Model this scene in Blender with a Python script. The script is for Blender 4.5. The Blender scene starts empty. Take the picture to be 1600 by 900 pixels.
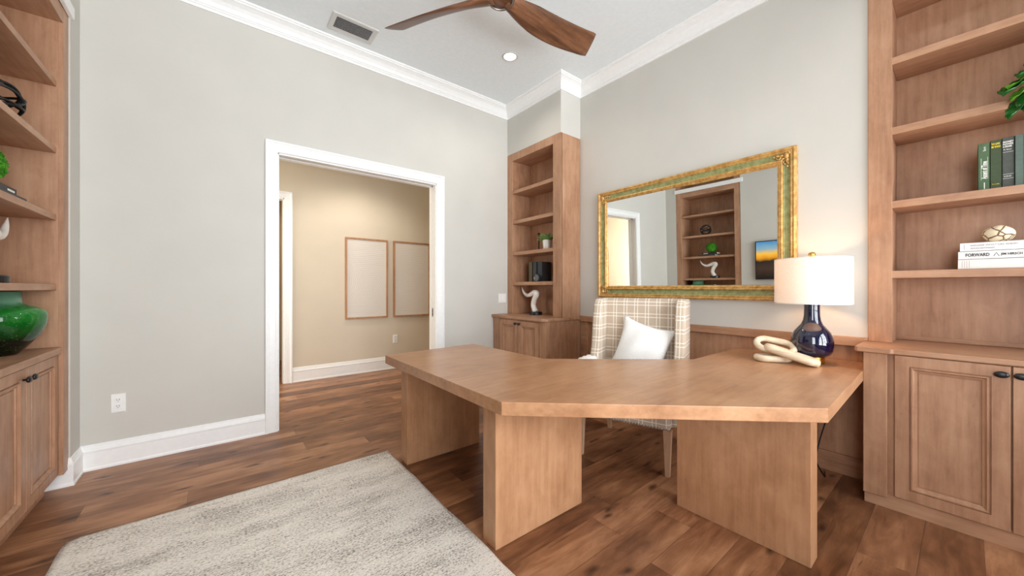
import bpy, bmesh, math, random
from mathutils import Vector, Matrix
random.seed(7)
S = bpy.context.scene
COL = S.collection

# ------------------------------------------------------------------ camera, light, exposure
cam_d = bpy.data.cameras.new('camera')
cam_d.sensor_width = 36.0
cam_d.lens = 568.05 / 1600 * 36.0
cam_d.clip_start = 0.02
cam = bpy.data.objects.new('camera', cam_d)
cam.location = (0, 0, 1.25)
cam.rotation_euler = (math.pi / 2, 0, -math.radians(38.71))
COL.objects.link(cam)
S.camera = cam
S.view_settings.view_transform = 'Standard'
S.view_settings.look = 'None'
S.view_settings.gamma = 1
S.view_settings.exposure = 0.28
S.view_settings.use_curve_mapping = False
S.cycles.use_denoising = True
S.cycles.max_bounces = 12
S.cycles.diffuse_bounces = 7
S.cycles.glossy_bounces = 5
S.cycles.transmission_bounces = 6
S.cycles.caustics_reflective = False
S.cycles.caustics_refractive = False
S.cycles.sample_clamp_indirect = 8

world = bpy.data.worlds.new('world')
S.world = world
world.use_nodes = True
wbg = world.node_tree.nodes['Background']
wbg.inputs['Color'].default_value = (0.75, 0.86, 1.0, 1)
wbg.inputs['Strength'].default_value = 1.6

def area(name, loc, rot, sx, sy, power, color):
    d = bpy.data.lights.new(name, 'AREA')
    d.shape = 'RECTANGLE'; d.size = sx; d.size_y = sy
    d.energy = power; d.color = color
    o = bpy.data.objects.new(name, d)
    o.location = loc; o.rotation_euler = rot
    COL.objects.link(o)
    return o
# daylight outside the window of the left wall, behind the camera
area('side_window_daylight', (-1.0, -0.9, 1.75), (math.radians(90), 0, math.radians(-90)), 1.15, 2.5, 66, (0.97, 0.98, 1.0))
# daylight outside the windows of the wall behind the camera
for n, x in enumerate((-0.05, 1.25, 2.55)):
    area('window_daylight', (x, -1.98, 1.75), (math.radians(90), 0, 0), 1.15, 2.5, (98, 88, 72)[n], (0.96, 0.98, 1.0))
    # added unseen fill outside the glass, aimed up to brighten the ceiling
    area('ceiling_fill', (x, -2.9, 0.15), (math.radians(142), 0, 0), 1.3, 1.2, 66, (0.92, 0.96, 1.0))

def spot(name, loc, power, color, size=0.05, angle=150, blend=0.6):
    d = bpy.data.lights.new(name, 'SPOT')
    d.energy = power; d.color = color; d.shadow_soft_size = size
    d.spot_size = math.radians(angle); d.spot_blend = blend
    o = bpy.data.objects.new(name, d); o.location = loc
    COL.objects.link(o)
    return o
def point(name, loc, power, color, size=0.05):
    d = bpy.data.lights.new(name, 'POINT')
    d.energy = power; d.color = color; d.shadow_soft_size = size
    o = bpy.data.objects.new(name, d); o.location = loc
    COL.objects.link(o)
    return o
# ceiling downlights of the room and the lamps of the hall
for x, y in ((2.269, 2.862), (0.25, 1.0), (2.3, 0.1), (0.3, -1.0)):
    spot('downlight_lamp', (x, y, 3.53), 12, (1.0, 0.93, 0.82))
for x, y in ((1.5, 4.75), (-0.6, 4.7)):
    spot('hall_downlight_lamp', (x, y, 3.0), 36, (1.0, 0.9, 0.76), 0.12)
spot('side_room_lamp', (0.3, 6.6, 2.9), 14, (1.0, 0.78, 0.5), 0.1)
area('hall_window_daylight', (-2.9, 4.75, 1.7), (math.radians(90), 0, math.radians(-90)), 1.2, 2.2, 62, (1.0, 0.95, 0.86))

# ------------------------------------------------------------------ materials
def lin(c):
    out = []
    for v in c:
        v /= 255.0
        out.append(v / 12.92 if v <= 0.04045 else ((v + 0.055) / 1.055) ** 2.4)
    return (out[0], out[1], out[2], 1.0)

class NT:
    """tiny node-tree writer"""
    def __init__(self, name):
        m = bpy.data.materials.new(name); m.use_nodes = True
        self.m = m; self.t = m.node_tree
        self.b = self.t.nodes['Principled BSDF']
    def n(self, typ, **kw):
        nd = self.t.nodes.new(typ)
        for k, v in kw.items():
            if k.startswith('i_'):
                key = k[2:].replace('_', ' ')
                nd.inputs[key].default_value = v
            else:
                setattr(nd, k, v)
        return nd
    def l(self, a, b):
        self.t.links.new(a, b)
    def math(self, op, a, b=None, c=None, clamp=False):
        nd = self.t.nodes.new('ShaderNodeMath'); nd.operation = op; nd.use_clamp = clamp
        for k, v in enumerate((a, b, c)):
            if v is None: continue
            if isinstance(v, (int, float)): nd.inputs[k].default_value = v
            else: self.l(v, nd.inputs[k])
        return nd.outputs[0]
    def ramp(self, fac, stops):
        nd = self.t.nodes.new('ShaderNodeValToRGB')
        el = nd.color_ramp.elements
        while len(el) < len(stops): el.new(0.5)
        for e, (p, c) in zip(el, stops):
            e.position = p; e.color = c
        self.l(fac, nd.inputs[0])
        return nd.outputs[0]
    def mix(self, fac, a, b, blend='MIX'):
        nd = self.t.nodes.new('ShaderNodeMix'); nd.data_type = 'RGBA'; nd.blend_type = blend
        for sock, v in ((nd.inputs[0], fac), (nd.inputs[6], a), (nd.inputs[7], b)):
            if isinstance(v, (int, float, tuple)): sock.default_value = v
            else: self.l(v, sock)
        return nd.outputs[2]
    def bump(self, h, strength=0.2, dist=0.01):
        nd = self.t.nodes.new('ShaderNodeBump')
        nd.inputs['Strength'].default_value = strength; nd.inputs['Distance'].default_value = dist
        self.l(h, nd.inputs['Height']); self.l(nd.outputs[0], self.b.inputs['Normal'])

def plain(name, rgb, rough=0.5, metal=0.0, spec=None, coat=0.0, emis=None, estr=0.0, noise=0.0, nscale=30, bump=0.0):
    N = NT(name)
    b = N.b
    b.inputs['Roughness'].default_value = rough
    b.inputs['Metallic'].default_value = metal
    if spec is not None: b.inputs['Specular IOR Level'].default_value = spec
    b.inputs['Coat Weight'].default_value = coat
    b.inputs['Coat Roughness'].default_value = 0.05
    c = lin(rgb)
    tc = N.n('ShaderNodeTexCoord')
    no = N.n('ShaderNodeTexNoise', i_Scale=nscale, i_Detail=4.0)
    N.l(tc.outputs['Object'], no.inputs['Vector'])
    k = max(noise, 0.02)
    d = tuple(max(0, v * (1 - k)) for v in c[:3]) + (1,)
    e = tuple(min(1, v * (1 + k)) for v in c[:3]) + (1,)
    N.l(N.ramp(no.outputs[0], [(0.3, d), (0.7, e)]), b.inputs['Base Color'])
    if bump: N.bump(no.outputs[0], bump, 0.005)
    if emis:
        b.inputs['Emission Color'].default_value = lin(emis); b.inputs['Emission Strength'].default_value = estr
    return N.m

def wood(name, light, mid, dark, axis='z', rough=0.42, fine=1.0, blotch=0.5):
    """stained maple: fine grain along one axis with soft blotches"""
    N = NT(name)
    tc = N.n('ShaderNodeTexCoord')
    oi = N.n('ShaderNodeObjectInfo')
    off = N.n('ShaderNodeVectorMath', operation='SCALE')
    cmb = N.n('ShaderNodeCombineXYZ')
    N.l(oi.outputs['Random'], cmb.inputs[0]); N.l(oi.outputs['Random'], cmb.inputs[1]); N.l(oi.outputs['Random'], cmb.inputs[2])
    N.l(cmb.outputs[0], off.inputs[0]); off.inputs['Scale'].default_value = 7.0
    add = N.n('ShaderNodeVectorMath', operation='ADD')
    N.l(tc.outputs['Object'], add.inputs[0]); N.l(off.outputs[0], add.inputs[1])
    sc = {'x': (0.07, 1, 1), 'y': (1, 0.07, 1), 'z': (1, 1, 0.07)}[axis]
    def mapped(s, k=1.0):
        mp = N.n('ShaderNodeMapping')
        mp.inputs['Scale'].default_value = tuple(v * s if v < 1 and k else (v * s) for v in sc)
        N.l(add.outputs[0], mp.inputs[0]); return mp.outputs[0]
    g1 = N.n('ShaderNodeTexNoise', i_Scale=1.0, i_Detail=6.0, i_Roughness=0.6)
    N.l(mapped(34 * fine), g1.inputs['Vector'])
    def soft(k, an, detail, dist):
        mp2 = N.n('ShaderNodeMapping')
        mp2.inputs['Scale'].default_value = tuple(k * (an if v < 1 else 1) for v in sc)
        N.l(add.outputs[0], mp2.inputs[0])
        no = N.n('ShaderNodeTexNoise', i_Scale=1.0, i_Detail=detail, i_Roughness=0.6, i_Distortion=dist)
        N.l(mp2.outputs[0], no.inputs['Vector']); return no.outputs[0]
    g2 = soft(3.2, 0.55, 2.0, 0.4); g3 = soft(14.0, 0.6, 5.0, 0.6)
    f = N.math('ADD', N.math('MULTIPLY', g1.outputs[0], 1 - blotch), N.math('MULTIPLY', N.math('ADD', N.math('MULTIPLY', g2, 0.55), N.math('MULTIPLY', g3, 0.45)), blotch))
    col = N.ramp(f, [(0.34, lin(dark)), (0.5, lin(mid)), (0.66, lin(light))])
    sp = soft(60.0, 0.3, 2.0, 0.0)
    flk = N.math('MULTIPLY', N.math('SUBTRACT', sp, 0.66, clamp=True), 3.0, clamp=True)
    col = N.mix(N.math('MULTIPLY', flk, 0.5), col, lin(tuple(v * 0.6 for v in dark)))
    N.l(col, N.b.inputs['Base Color'])
    N.b.inputs['Roughness'].default_value = rough
    N.b.inputs['Specular IOR Level'].default_value = 0.4
    N.bump(g1.outputs[0], 0.03, 0.003)
    return N.m

MAPLE = ((192, 152, 122), (174, 132, 102), (146, 104, 78))
W = {a: wood('stained_maple_' + a, *MAPLE, axis=a, blotch=0.6) for a in 'xyz'}
WD = {a: wood('desk_maple_' + a, (194, 150, 114), (176, 131, 96), (152, 108, 76), axis=a, rough=0.3, blotch=0.64) for a in 'xyz'}
WP = wood('pale_wood_of_sculpture', (228, 213, 188), (216, 198, 170), (188, 165, 135), 'y', rough=0.55, fine=1.6, blotch=0.3)
WL = wood('limed_wood_of_chair_leg', (200, 165, 135), (186, 150, 120), (165, 128, 98), 'z', rough=0.5)
WF = wood('walnut_of_fan', (140, 98, 70), (104, 68, 45), (54, 34, 23), 'x', rough=0.38, fine=0.8, blotch=0.45)
OAKF = wood('oak_of_picture_frame', (190, 145, 105), (174, 128, 90), (150, 105, 70), 'z', rough=0.5)
DARKIN = plain('shadow_gap_brown', (50, 32, 22), 0.8)

WALL = plain('wall_paint_greige', (203, 201, 194), 0.75, spec=0.25, noise=0.012, nscale=3, bump=0.01)
WALLH = plain('hall_paint_cream', (214, 203, 184), 0.75, spec=0.25, noise=0.012, nscale=3)
CEIL = plain('ceiling_paint', (230, 236, 238), 0.85, spec=0.2)
WHITE = plain('white_trim_paint', (240, 241, 240), 0.35)
WHITEM = plain('white_plate_plastic', (238, 238, 236), 0.35)
GREYV = plain('vent_white_metal', (208, 208, 205), 0.5)
DARK = plain('dark_slot', (28, 28, 30), 0.7)
BLACK = plain('black_metal', (22, 22, 24), 0.35)
BLACKW = plain('black_wire', (14, 14, 15), 0.4)
GOLDB = plain('polished_brass', (214, 172, 92), 0.18, metal=1.0)
NICKEL = plain('dark_nickel', (150, 146, 140), 0.3, metal=1.0)
NAVY = plain('navy_glaze', (4, 10, 44), 0.06, coat=1.0, spec=0.6)

def floor_mat():
    N = NT('hickory_plank_floor')
    tc = N.n('ShaderNodeTexCoord')
    sep = N.n('ShaderNodeSeparateXYZ'); N.l(tc.outputs['Object'], sep.inputs[0])
    x, y = sep.outputs[0], sep.outputs[1]
    Wd, L = 0.19, 1.55
    row = N.math('FLOOR', N.math('DIVIDE', N.math('ADD', y, 0.055), Wd))
    fy = N.math('FRACT', N.math('DIVIDE', N.math('ADD', y, 0.055), Wd))
    wn = N.n('ShaderNodeTexWhiteNoise', noise_dimensions='1D'); N.l(row, wn.inputs['W'])
    xs = N.math('DIVIDE', N.math('ADD', x, N.math('MULTIPLY', wn.outputs[0], 5.0)), L)
    pid = N.math('FLOOR', xs); fx = N.math('FRACT', xs)
    c2 = N.n('ShaderNodeCombineXYZ'); N.l(row, c2.inputs[0]); N.l(pid, c2.inputs[1])
    wp = N.n('ShaderNodeTexWhiteNoise', noise_dimensions='2D'); N.l(c2.outputs[0], wp.inputs['Vector'])
    rnd = wp.outputs[0]
    # grain
    gv = N.n('ShaderNodeCombineXYZ')
    N.l(N.math('MULTIPLY', x, 1.6), gv.inputs[0]); N.l(N.math('MULTIPLY', y, 11.0), gv.inputs[1]); N.l(N.math('MULTIPLY', rnd, 40.0), gv.inputs[2])
    g = N.n('ShaderNodeTexNoise', i_Scale=1.6, i_Detail=7.0, i_Roughness=0.62, i_Distortion=0.9); N.l(gv.outputs[0], g.inputs['Vector'])
    gv2 = N.n('ShaderNodeCombineXYZ')
    N.l(N.math('MULTIPLY', x, 2.2), gv2.inputs[0]); N.l(N.math('MULTIPLY', y, 5.0), gv2.inputs[1]); N.l(N.math('MULTIPLY', rnd, 23.0), gv2.inputs[2])
    b2 = N.n('ShaderNodeTexNoise', i_Scale=1.5, i_Detail=3.0); N.l(gv2.outputs[0], b2.inputs['Vector'])
    f = N.math('ADD', N.math('MULTIPLY', g.outputs[0], 0.42), N.math('ADD', N.math('MULTIPLY', b2.outputs[0], 0.42), N.math('MULTIPLY', rnd, 0.22)))
    col = N.ramp(f, [(0.36, lin((86, 53, 33))), (0.47, lin((118, 77, 50))), (0.58, lin((148, 102, 70))), (0.7, lin((182, 134, 98)))])
    # knots and dark mineral streaks
    kv = N.n('ShaderNodeCombineXYZ')
    N.l(N.math('MULTIPLY', x, 2.1), kv.inputs[0]); N.l(N.math('MULTIPLY', y, 5.6), kv.inputs[1])
    kd = N.n('ShaderNodeTexNoise', i_Scale=4.0, i_Detail=3.0)
    N.l(tc.outputs['Object'], kd.inputs['Vector'])
    kvv = N.n('ShaderNodeVectorMath', operation='ADD'); N.l(kv.outputs[0], kvv.inputs[0])
    ks = N.n('ShaderNodeVectorMath', operation='SCALE'); N.l(kd.outputs[1], ks.inputs[0]); ks.inputs['Scale'].default_value = 0.55
    N.l(ks.outputs[0], kvv.inputs[1])
    vo = N.n('ShaderNodeTexVoronoi', voronoi_dimensions='2D', i_Scale=1.25); N.l(kvv.outputs[0], vo.inputs['Vector'])
    sepc = N.n('ShaderNodeSeparateColor'); N.l(vo.outputs['Color'], sepc.inputs[0])
    gate = N.math('GREATER_THAN', sepc.outputs[0], 0.52)
    kn = N.math('MULTIPLY', N.math('SUBTRACT', 1.0, N.math('MULTIPLY', vo.outputs['Distance'], 6.5), clamp=True), gate)
    kn = N.math('POWER', kn, 0.9)
    col = N.mix(N.math('MULTIPLY', kn, 0.9), col, lin((34, 18, 11)))
    sv = N.n('ShaderNodeCombineXYZ')
    N.l(N.math('MULTIPLY', x, 1.6), sv.inputs[0]); N.l(N.math('MULTIPLY', y, 22.0), sv.inputs[1]); N.l(N.math('MULTIPLY', rnd, 9.0), sv.inputs[2])
    st = N.n('ShaderNodeTexNoise', i_Scale=1.0, i_Detail=4.0, i_Distortion=1.5); N.l(sv.outputs[0], st.inputs['Vector'])
    sfac = N.math('MULTIPLY', N.math('SUBTRACT', st.outputs[0], 0.66, clamp=True), 8.0, clamp=True)
    col = N.mix(N.math('MULTIPLY', sfac, 0.7), col, lin((52, 28, 17)))
    # seams
    e1 = N.math('MINIMUM', fy, N.math('SUBTRACT', 1.0, fy))
    e2 = N.math('MULTIPLY', N.math('MINIMUM', fx, N.math('SUBTRACT', 1.0, fx)), L / Wd)
    seam = N.math('SUBTRACT', 1.0, N.math('DIVIDE', N.math('MINIMUM', e1, e2), 0.009), clamp=True)
    col = N.mix(N.math('MULTIPLY', seam, 0.6), col, lin((44, 24, 14)))
    N.l(col, N.b.inputs['Base Color'])
    N.l(N.math('ADD', N.math('MULTIPLY', g.outputs[0], 0.2), 0.28), N.b.inputs['Roughness'])
    N.b.inputs['Specular IOR Level'].default_value = 0.4
    # scraped chatter waves along the boards
    wv = N.math('SINE', N.math('MULTIPLY', x, 260.0))
    cg = N.n('ShaderNodeTexNoise', i_Scale=2.3, i_Detail=1.0); N.l(tc.outputs['Object'], cg.inputs['Vector'])
    cm = N.math('MULTIPLY', N.math('SUBTRACT', cg.outputs[0], 0.6, clamp=True), 4.0, clamp=True)
    h = N.math('ADD', N.math('MULTIPLY', g.outputs[0], 0.6), N.math('MULTIPLY', seam, -1.2))
    h = N.math('ADD', h, N.math('MULTIPLY', N.math('MULTIPLY', wv, cm), 0.35))
    N.bump(h, 0.22, 0.006)
    return N.m
FLOOR = floor_mat()

def rug_mat():
    N = NT('heathered_wool_rug')
    tc = N.n('ShaderNodeTexCoord')
    def noise(sx, sy, detail=3.0, rough=0.6):
        mp = N.n('ShaderNodeMapping'); mp.inputs['Scale'].default_value = (sx, sy, 1)
        N.l(tc.outputs['Object'], mp.inputs[0])
        no = N.n('ShaderNodeTexNoise', i_Scale=1.0, i_Detail=detail, i_Roughness=rough)
        N.l(mp.outputs[0], no.inputs['Vector']); return no.outputs[0]
    big = noise(1.7, 5.0); streak = noise(10, 120, 4.0, 0.75); speck = noise(85, 190, 2.0, 0.6)
    f = N.math('ADD', N.math('MULTIPLY', streak, 0.4), N.math('MULTIPLY', speck, 0.6))
    bg = N.math('MULTIPLY', N.math('SUBTRACT', big, 0.5), 0.34)
    f = N.math('SUBTRACT', f, bg)
    col = N.ramp(f, [(0.34, lin((238, 233, 224))), (0.49, lin((226, 219, 208))), (0.555, lin((186, 177, 166))), (0.63, lin((112, 104, 96)))])
    N.l(col, N.b.inputs['Base Color'])
    N.b.inputs['Roughness'].default_value = 0.95
    N.b.inputs['Specular IOR Level'].default_value = 0.1
    N.b.inputs['Sheen Weight'].default_value = 0.2
    N.bump(N.math('ADD', speck, N.math('MULTIPLY', streak, 0.6)), 0.6, 0.006)
    return N.m
RUG = rug_mat()

def plaid_mat():
    N = NT('beige_plaid_upholstery')
    uv = N.n('ShaderNodeUVMap')
    sep = N.n('ShaderNodeSeparateXYZ'); N.l(uv.outputs[0], sep.inputs[0])
    def lines(v, per, w):
        fr = N.math('FRACT', N.math('DIVIDE', v, per))
        a = N.math('LESS_THAN', N.math('ABSOLUTE', N.math('SUBTRACT', fr, 0.30)), w / per)
        b = N.math('LESS_THAN', N.math('ABSOLUTE', N.math('SUBTRACT', fr, 0.58)), w / per)
        return N.math('MAXIMUM', a, b)
    U = lines(sep.outputs[0], 0.088, 0.0034); V = lines(sep.outputs[1], 0.098, 0.0034)
    ln = N.math('ADD', N.math('MULTIPLY', U, 0.5), N.math('MULTIPLY', V, 0.5))
    wv = N.n('ShaderNodeTexNoise', i_Scale=900.0, i_Detail=1.0); N.l(uv.outputs[0], wv.inputs['Vector'])
    base = N.ramp(wv.outputs[0], [(0.3, lin((176, 158, 138))), (0.7, lin((200, 184, 166)))])
    col = N.mix(N.math('POWER', ln, 0.45), base, lin((240, 232, 218)))
    N.l(col, N.b.inputs['Base Color'])
    N.b.inputs['Roughness'].default_value = 0.9; N.b.inputs['Specular IOR Level'].default_value = 0.15
    N.b.inputs['Sheen Weight'].default_value = 0.15
    N.bump(wv.outputs[0], 0.15, 0.002)
    return N.m
PLAID = plaid_mat()

def knit_mat():
    N = NT('white_ribbed_cotton')
    uv = N.n('ShaderNodeUVMap')
    sep = N.n('ShaderNodeSeparateXYZ'); N.l(uv.outputs[0], sep.inputs[0])
    no = N.n('ShaderNodeTexNoise', i_Scale=60.0); N.l(uv.outputs[0], no.inputs['Vector'])
    s = N.math('SINE', N.math('ADD', N.math('MULTIPLY', sep.outputs[1], 620.0), N.math('MULTIPLY', no.outputs[0], 5.0)))
    col = N.ramp(N.math('ADD', N.math('MULTIPLY', s, 0.5), 0.5), [(0.0, lin((226, 226, 222))), (1.0, lin((246, 246, 244)))])
    N.l(col, N.b.inputs['Base Color'])
    N.b.inputs['Roughness'].default_value = 0.9; N.b.inputs['Specular IOR Level'].default_value = 0.1
    N.bump(s, 0.35, 0.004)
    return N.m
KNIT = knit_mat()
THROW = plain('white_plush_throw', (244, 243, 240), 0.95, spec=0.1, noise=0.04, nscale=120, bump=0.3)

def gilt_mat(name, a, b, c, rough, metal):
    N = NT(name)
    tc = N.n('ShaderNodeTexCoord')
    no = N.n('ShaderNodeTexNoise', i_Scale=26.0, i_Detail=6.0, i_Roughness=0.7); N.l(tc.outputs['Object'], no.inputs['Vector'])
    col = N.ramp(no.outputs[0], [(0.3, lin(a)), (0.47, lin(b)), (0.62, lin(c))])
    N.l(col, N.b.inputs['Base Color'])
    N.b.inputs['Roughness'].default_value = rough; N.b.inputs['Metallic'].default_value = metal
    N.bump(no.outputs[0], 0.15, 0.004)
    return N.m
GILT = gilt_mat('antique_gilt', (160, 116, 58), (200, 154, 86), (226, 186, 118), 0.36, 0.4)
GREENF = gilt_mat('worn_green_gesso', (112, 104, 52), (138, 142, 92), (158, 160, 112), 0.5, 0.1)
MIRROR = plain('silvered_glass', (238, 241, 238), 0.0, metal=1.0)
for nd in MIRROR.node_tree.nodes:
    if nd.type == 'VALTORGB':
        for e in nd.color_ramp.elements: e.color = (0.86, 0.88, 0.86, 1)

def glaze_green():
    N = NT('green_crackle_glaze')
    tc = N.n('ShaderNodeTexCoord')
    sep = N.n('ShaderNodeSeparateXYZ'); N.l(tc.outputs['Object'], sep.inputs[0])
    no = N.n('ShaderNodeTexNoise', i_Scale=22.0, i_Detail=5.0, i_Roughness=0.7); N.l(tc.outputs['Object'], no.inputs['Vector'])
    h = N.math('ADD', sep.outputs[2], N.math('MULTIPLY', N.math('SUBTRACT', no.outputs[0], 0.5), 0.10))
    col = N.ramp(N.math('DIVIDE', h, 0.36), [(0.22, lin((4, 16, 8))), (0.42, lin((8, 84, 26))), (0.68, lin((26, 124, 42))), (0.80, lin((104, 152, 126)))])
    sp = N.n('ShaderNodeTexNoise', i_Scale=160.0, i_Detail=1.0); N.l(tc.outputs['Object'], sp.inputs['Vector'])
    k = N.math('MULTIPLY', N.math('SUBTRACT', sp.outputs[0], 0.66, clamp=True), 6.0, clamp=True)
    col = N.mix(k, col, lin((110, 168, 80)))
    N.l(col, N.b.inputs['Base Color'])
    N.b.inputs['Roughness'].default_value = 0.06
    return N.m
GLAZE = glaze_green()

def crackle():
    N = NT('cracked_shell_paint')
    tc = N.n('ShaderNodeTexCoord')
    no = N.n('ShaderNodeTexNoise', i_Scale=30.0, i_Detail=4.0); N.l(tc.outputs['Object'], no.inputs['Vector'])
    sc = N.n('ShaderNodeVectorMath', operation='SCALE'); N.l(no.outputs[1], sc.inputs[0]); sc.inputs['Scale'].default_value = 0.02
    ad = N.n('ShaderNodeVectorMath', operation='ADD'); N.l(tc.outputs['Object'], ad.inputs[0]); N.l(sc.outputs[0], ad.inputs[1])
    vo = N.n('ShaderNodeTexVoronoi', feature='DISTANCE_TO_EDGE', i_Scale=21.0); N.l(ad.outputs[0], vo.inputs['Vector'])
    col = N.ramp(vo.outputs['Distance'], [(0.0, lin((96, 66, 40))), (0.035, lin((130, 98, 64))), (0.07, lin((240, 226, 194))), (1.0, lin((246, 236, 212)))])
    N.l(col, N.b.inputs['Base Color']); N.b.inputs['Roughness'].default_value = 0.55
    N.bump(vo.outputs['Distance'], 0.3, 0.01)
    return N.m
CRACK = crackle()
HORN = plain('bleached_horn', (236, 232, 224), 0.45, noise=0.12, nscale=18, bump=0.2)
LEAF = plain('glossy_leaf', (30, 92, 34), 0.18, noise=0.45, nscale=24)
LEAF2 = plain('light_leaf', (96, 156, 40), 0.3, noise=0.4, nscale=30)
SUCC = plain('succulent_leaf', (112, 150, 78), 0.45, noise=0.35, nscale=50)
MOSS = plain('moss_green', (70, 150, 24), 0.8, noise=0.5, nscale=60, bump=0.5)
POTW = plain('white_ceramic', (236, 234, 230), 0.25, coat=0.4)
SOIL = plain('dark_soil', (52, 40, 30), 0.95, noise=0.3, nscale=80)
PAGES = plain('book_pages', (236, 230, 216), 0.8, noise=0.05, nscale=200)

def shade_mat():
    N = NT('white_linen_lampshade')
    N.b.inputs['Base Color'].default_value = lin((246, 243, 238)); N.b.inputs['Roughness'].default_value = 0.9
    tc = N.n('ShaderNodeTexCoord')
    mp = N.n('ShaderNodeMapping'); mp.inputs['Scale'].default_value = (400, 400, 60); N.l(tc.outputs['Object'], mp.inputs[0])
    no = N.n('ShaderNodeTexNoise', i_Scale=1.0); N.l(mp.outputs[0], no.inputs['Vector'])
    col = N.ramp(no.outputs[0], [(0.3, lin((240, 236, 230))), (0.7, lin((250, 248, 245)))])
    tr = N.n('ShaderNodeBsdfTranslucent'); N.l(col, tr.inputs['Color'])
    N.l(col, N.b.inputs['Base Color'])
    mx = N.n('ShaderNodeMixShader'); mx.inputs[0].default_value = 0.4
    out = [n for n in N.t.nodes if n.type == 'OUTPUT_MATERIAL'][0]
    N.l(N.b.outputs[0], mx.inputs[1]); N.l(tr.outputs[0], mx.inputs[2]); N.l(mx.outputs[0], out.inputs['Surface'])
    return N.m
SHADE = shade_mat()
BULB = plain('lit_bulb', (255, 240, 215), 0.5, emis=(255, 225, 185), estr=6)
LENS = plain('lit_downlight_lens', (255, 250, 240), 0.5, emis=(255, 244, 225), estr=2.2)

def art_mat():
    N = NT('raked_line_relief')
    tc = N.n('ShaderNodeTexCoord')
    sep = N.n('ShaderNodeSeparateXYZ'); N.l(tc.outputs['Object'], sep.inputs[0])
    no = N.n('ShaderNodeTexNoise', i_Scale=3.0, i_Detail=1.0); N.l(tc.outputs['Object'], no.inputs['Vector'])
    z = N.math('ADD', sep.outputs[2], N.math('MULTIPLY', no.outputs[0], 0.03))
    s1 = N.math('SINE', N.math('MULTIPLY', z, 230.0))
    dx = N.math('ADD', sep.outputs[0], 0.42); dz = N.math('SUBTRACT', sep.outputs[2], 0.55)
    r = N.math('SQRT', N.math('ADD', N.math('POWER', dx, 2.0), N.math('POWER', dz, 2.0)))
    s2 = N.math('SINE', N.math('MULTIPLY', r, 240.0))
    dx3 = N.math('SUBTRACT', sep.outputs[0], 0.42); dz3 = N.math('SUBTRACT', sep.outputs[2], 0.42)
    r3 = N.math('SQRT', N.math('ADD', N.math('POWER', dx3, 2.0), N.math('POWER', dz3, 2.0)))
    s3 = N.math('SINE', N.math('MULTIPLY', r3, 240.0))
    m2 = N.math('LESS_THAN', r, 0.36); m3 = N.math('LESS_THAN', r3, 0.34)
    a = N.math('ADD', N.math('MULTIPLY', s1, N.math('SUBTRACT', 1.0, m2)), N.math('MULTIPLY', s2, m2))
    a = N.math('ADD', N.math('MULTIPLY', a, N.math('SUBTRACT', 1.0, m3)), N.math('MULTIPLY', s3, m3))
    col = N.ramp(N.math('ADD', N.math('MULTIPLY', a, 0.5), 0.5), [(0.0, lin((212, 205, 196))), (0.6, lin((224, 217, 208)))])
    N.l(col, N.b.inputs['Base Color']); N.b.inputs['Roughness'].default_value = 0.85
    N.bump(a, 0.22, 0.003)
    return N.m
ART = art_mat()

def sunset_mat():
    N = NT('sunset_on_screen')
    tc = N.n('ShaderNodeTexCoord')
    sep = N.n('ShaderNodeSeparateXYZ'); N.l(tc.outputs['Object'], sep.inputs[0])
    no = N.n('ShaderNodeTexNoise', i_Scale=9.0, i_Detail=5.0); N.l(tc.outputs['Object'], no.inputs['Vector'])
    z = N.math('ADD', sep.outputs[2], N.math('MULTIPLY', N.math('SUBTRACT', no.outputs[0], 0.5), 0.06))
    col = N.ramp(N.math('DIVIDE', z, 0.63), [(0.0, lin((20, 16, 16))), (0.30, lin((58, 44, 36))), (0.48, lin((36, 32, 30))), (0.56, lin((196, 130, 30))), (0.68, lin((214, 164, 60))), (0.8, lin((120, 150, 160))), (1.0, lin((60, 120, 170)))])
    N.l(col, N.b.inputs['Base Color']); N.l(col, N.b.inputs['Emission Color'])
    N.b.inputs['Emission Strength'].default_value = 0.7; N.b.inputs['Roughness'].default_value = 0.2
    return N.m
SUNSET = sunset_mat()

def glass_mat():
    N = NT('window_glass')
    tr = N.n('ShaderNodeBsdfTransparent'); gl = N.n('ShaderNodeBsdfGlossy'); gl.inputs['Roughness'].default_value = 0.02
    fr = N.n('ShaderNodeFresnel'); mx = N.n('ShaderNodeMixShader')
    N.l(fr.outputs[0], mx.inputs[0]); N.l(tr.outputs[0], mx.inputs[1]); N.l(gl.outputs[0], mx.inputs[2])
    out = [n for n in N.t.nodes if n.type == 'OUTPUT_MATERIAL'][0]
    N.l(mx.outputs[0], out.inputs['Surface'])
    return N.m
GLASS = glass_mat()

# ------------------------------------------------------------------ mesh helpers
def BM(): return bmesh.new()

def box(bm, x0, x1, y0, y1, z0, z1, M=None):
    x0, x1 = min(x0, x1), max(x0, x1); y0, y1 = min(y0, y1), max(y0, y1); z0, z1 = min(z0, z1), max(z0, z1)
    co = [(x0, y0, z0), (x1, y0, z0), (x1, y1, z0), (x0, y1, z0), (x0, y0, z1), (x1, y0, z1), (x1, y1, z1), (x0, y1, z1)]
    vs = [bm.verts.new(M @ Vector(c) if M else c) for c in co]
    for f in ((0, 3, 2, 1), (4, 5, 6, 7), (0, 1, 5, 4), (1, 2, 6, 5), (2, 3, 7, 6), (3, 0, 4, 7)):
        bm.faces.new([vs[i] for i in f])
    return bm

def prism(bm, pts, z0, z1):
    a = [bm.verts.new((p[0], p[1], z0)) for p in pts]; b = [bm.verts.new((p[0], p[1], z1)) for p in pts]
    n = len(pts)
    bm.faces.new(list(reversed(a))); bm.faces.new(b)
    for i in range(n):
        bm.faces.new((a[i], a[(i + 1) % n], b[(i + 1) % n], b[i]))
    return bm

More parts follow.
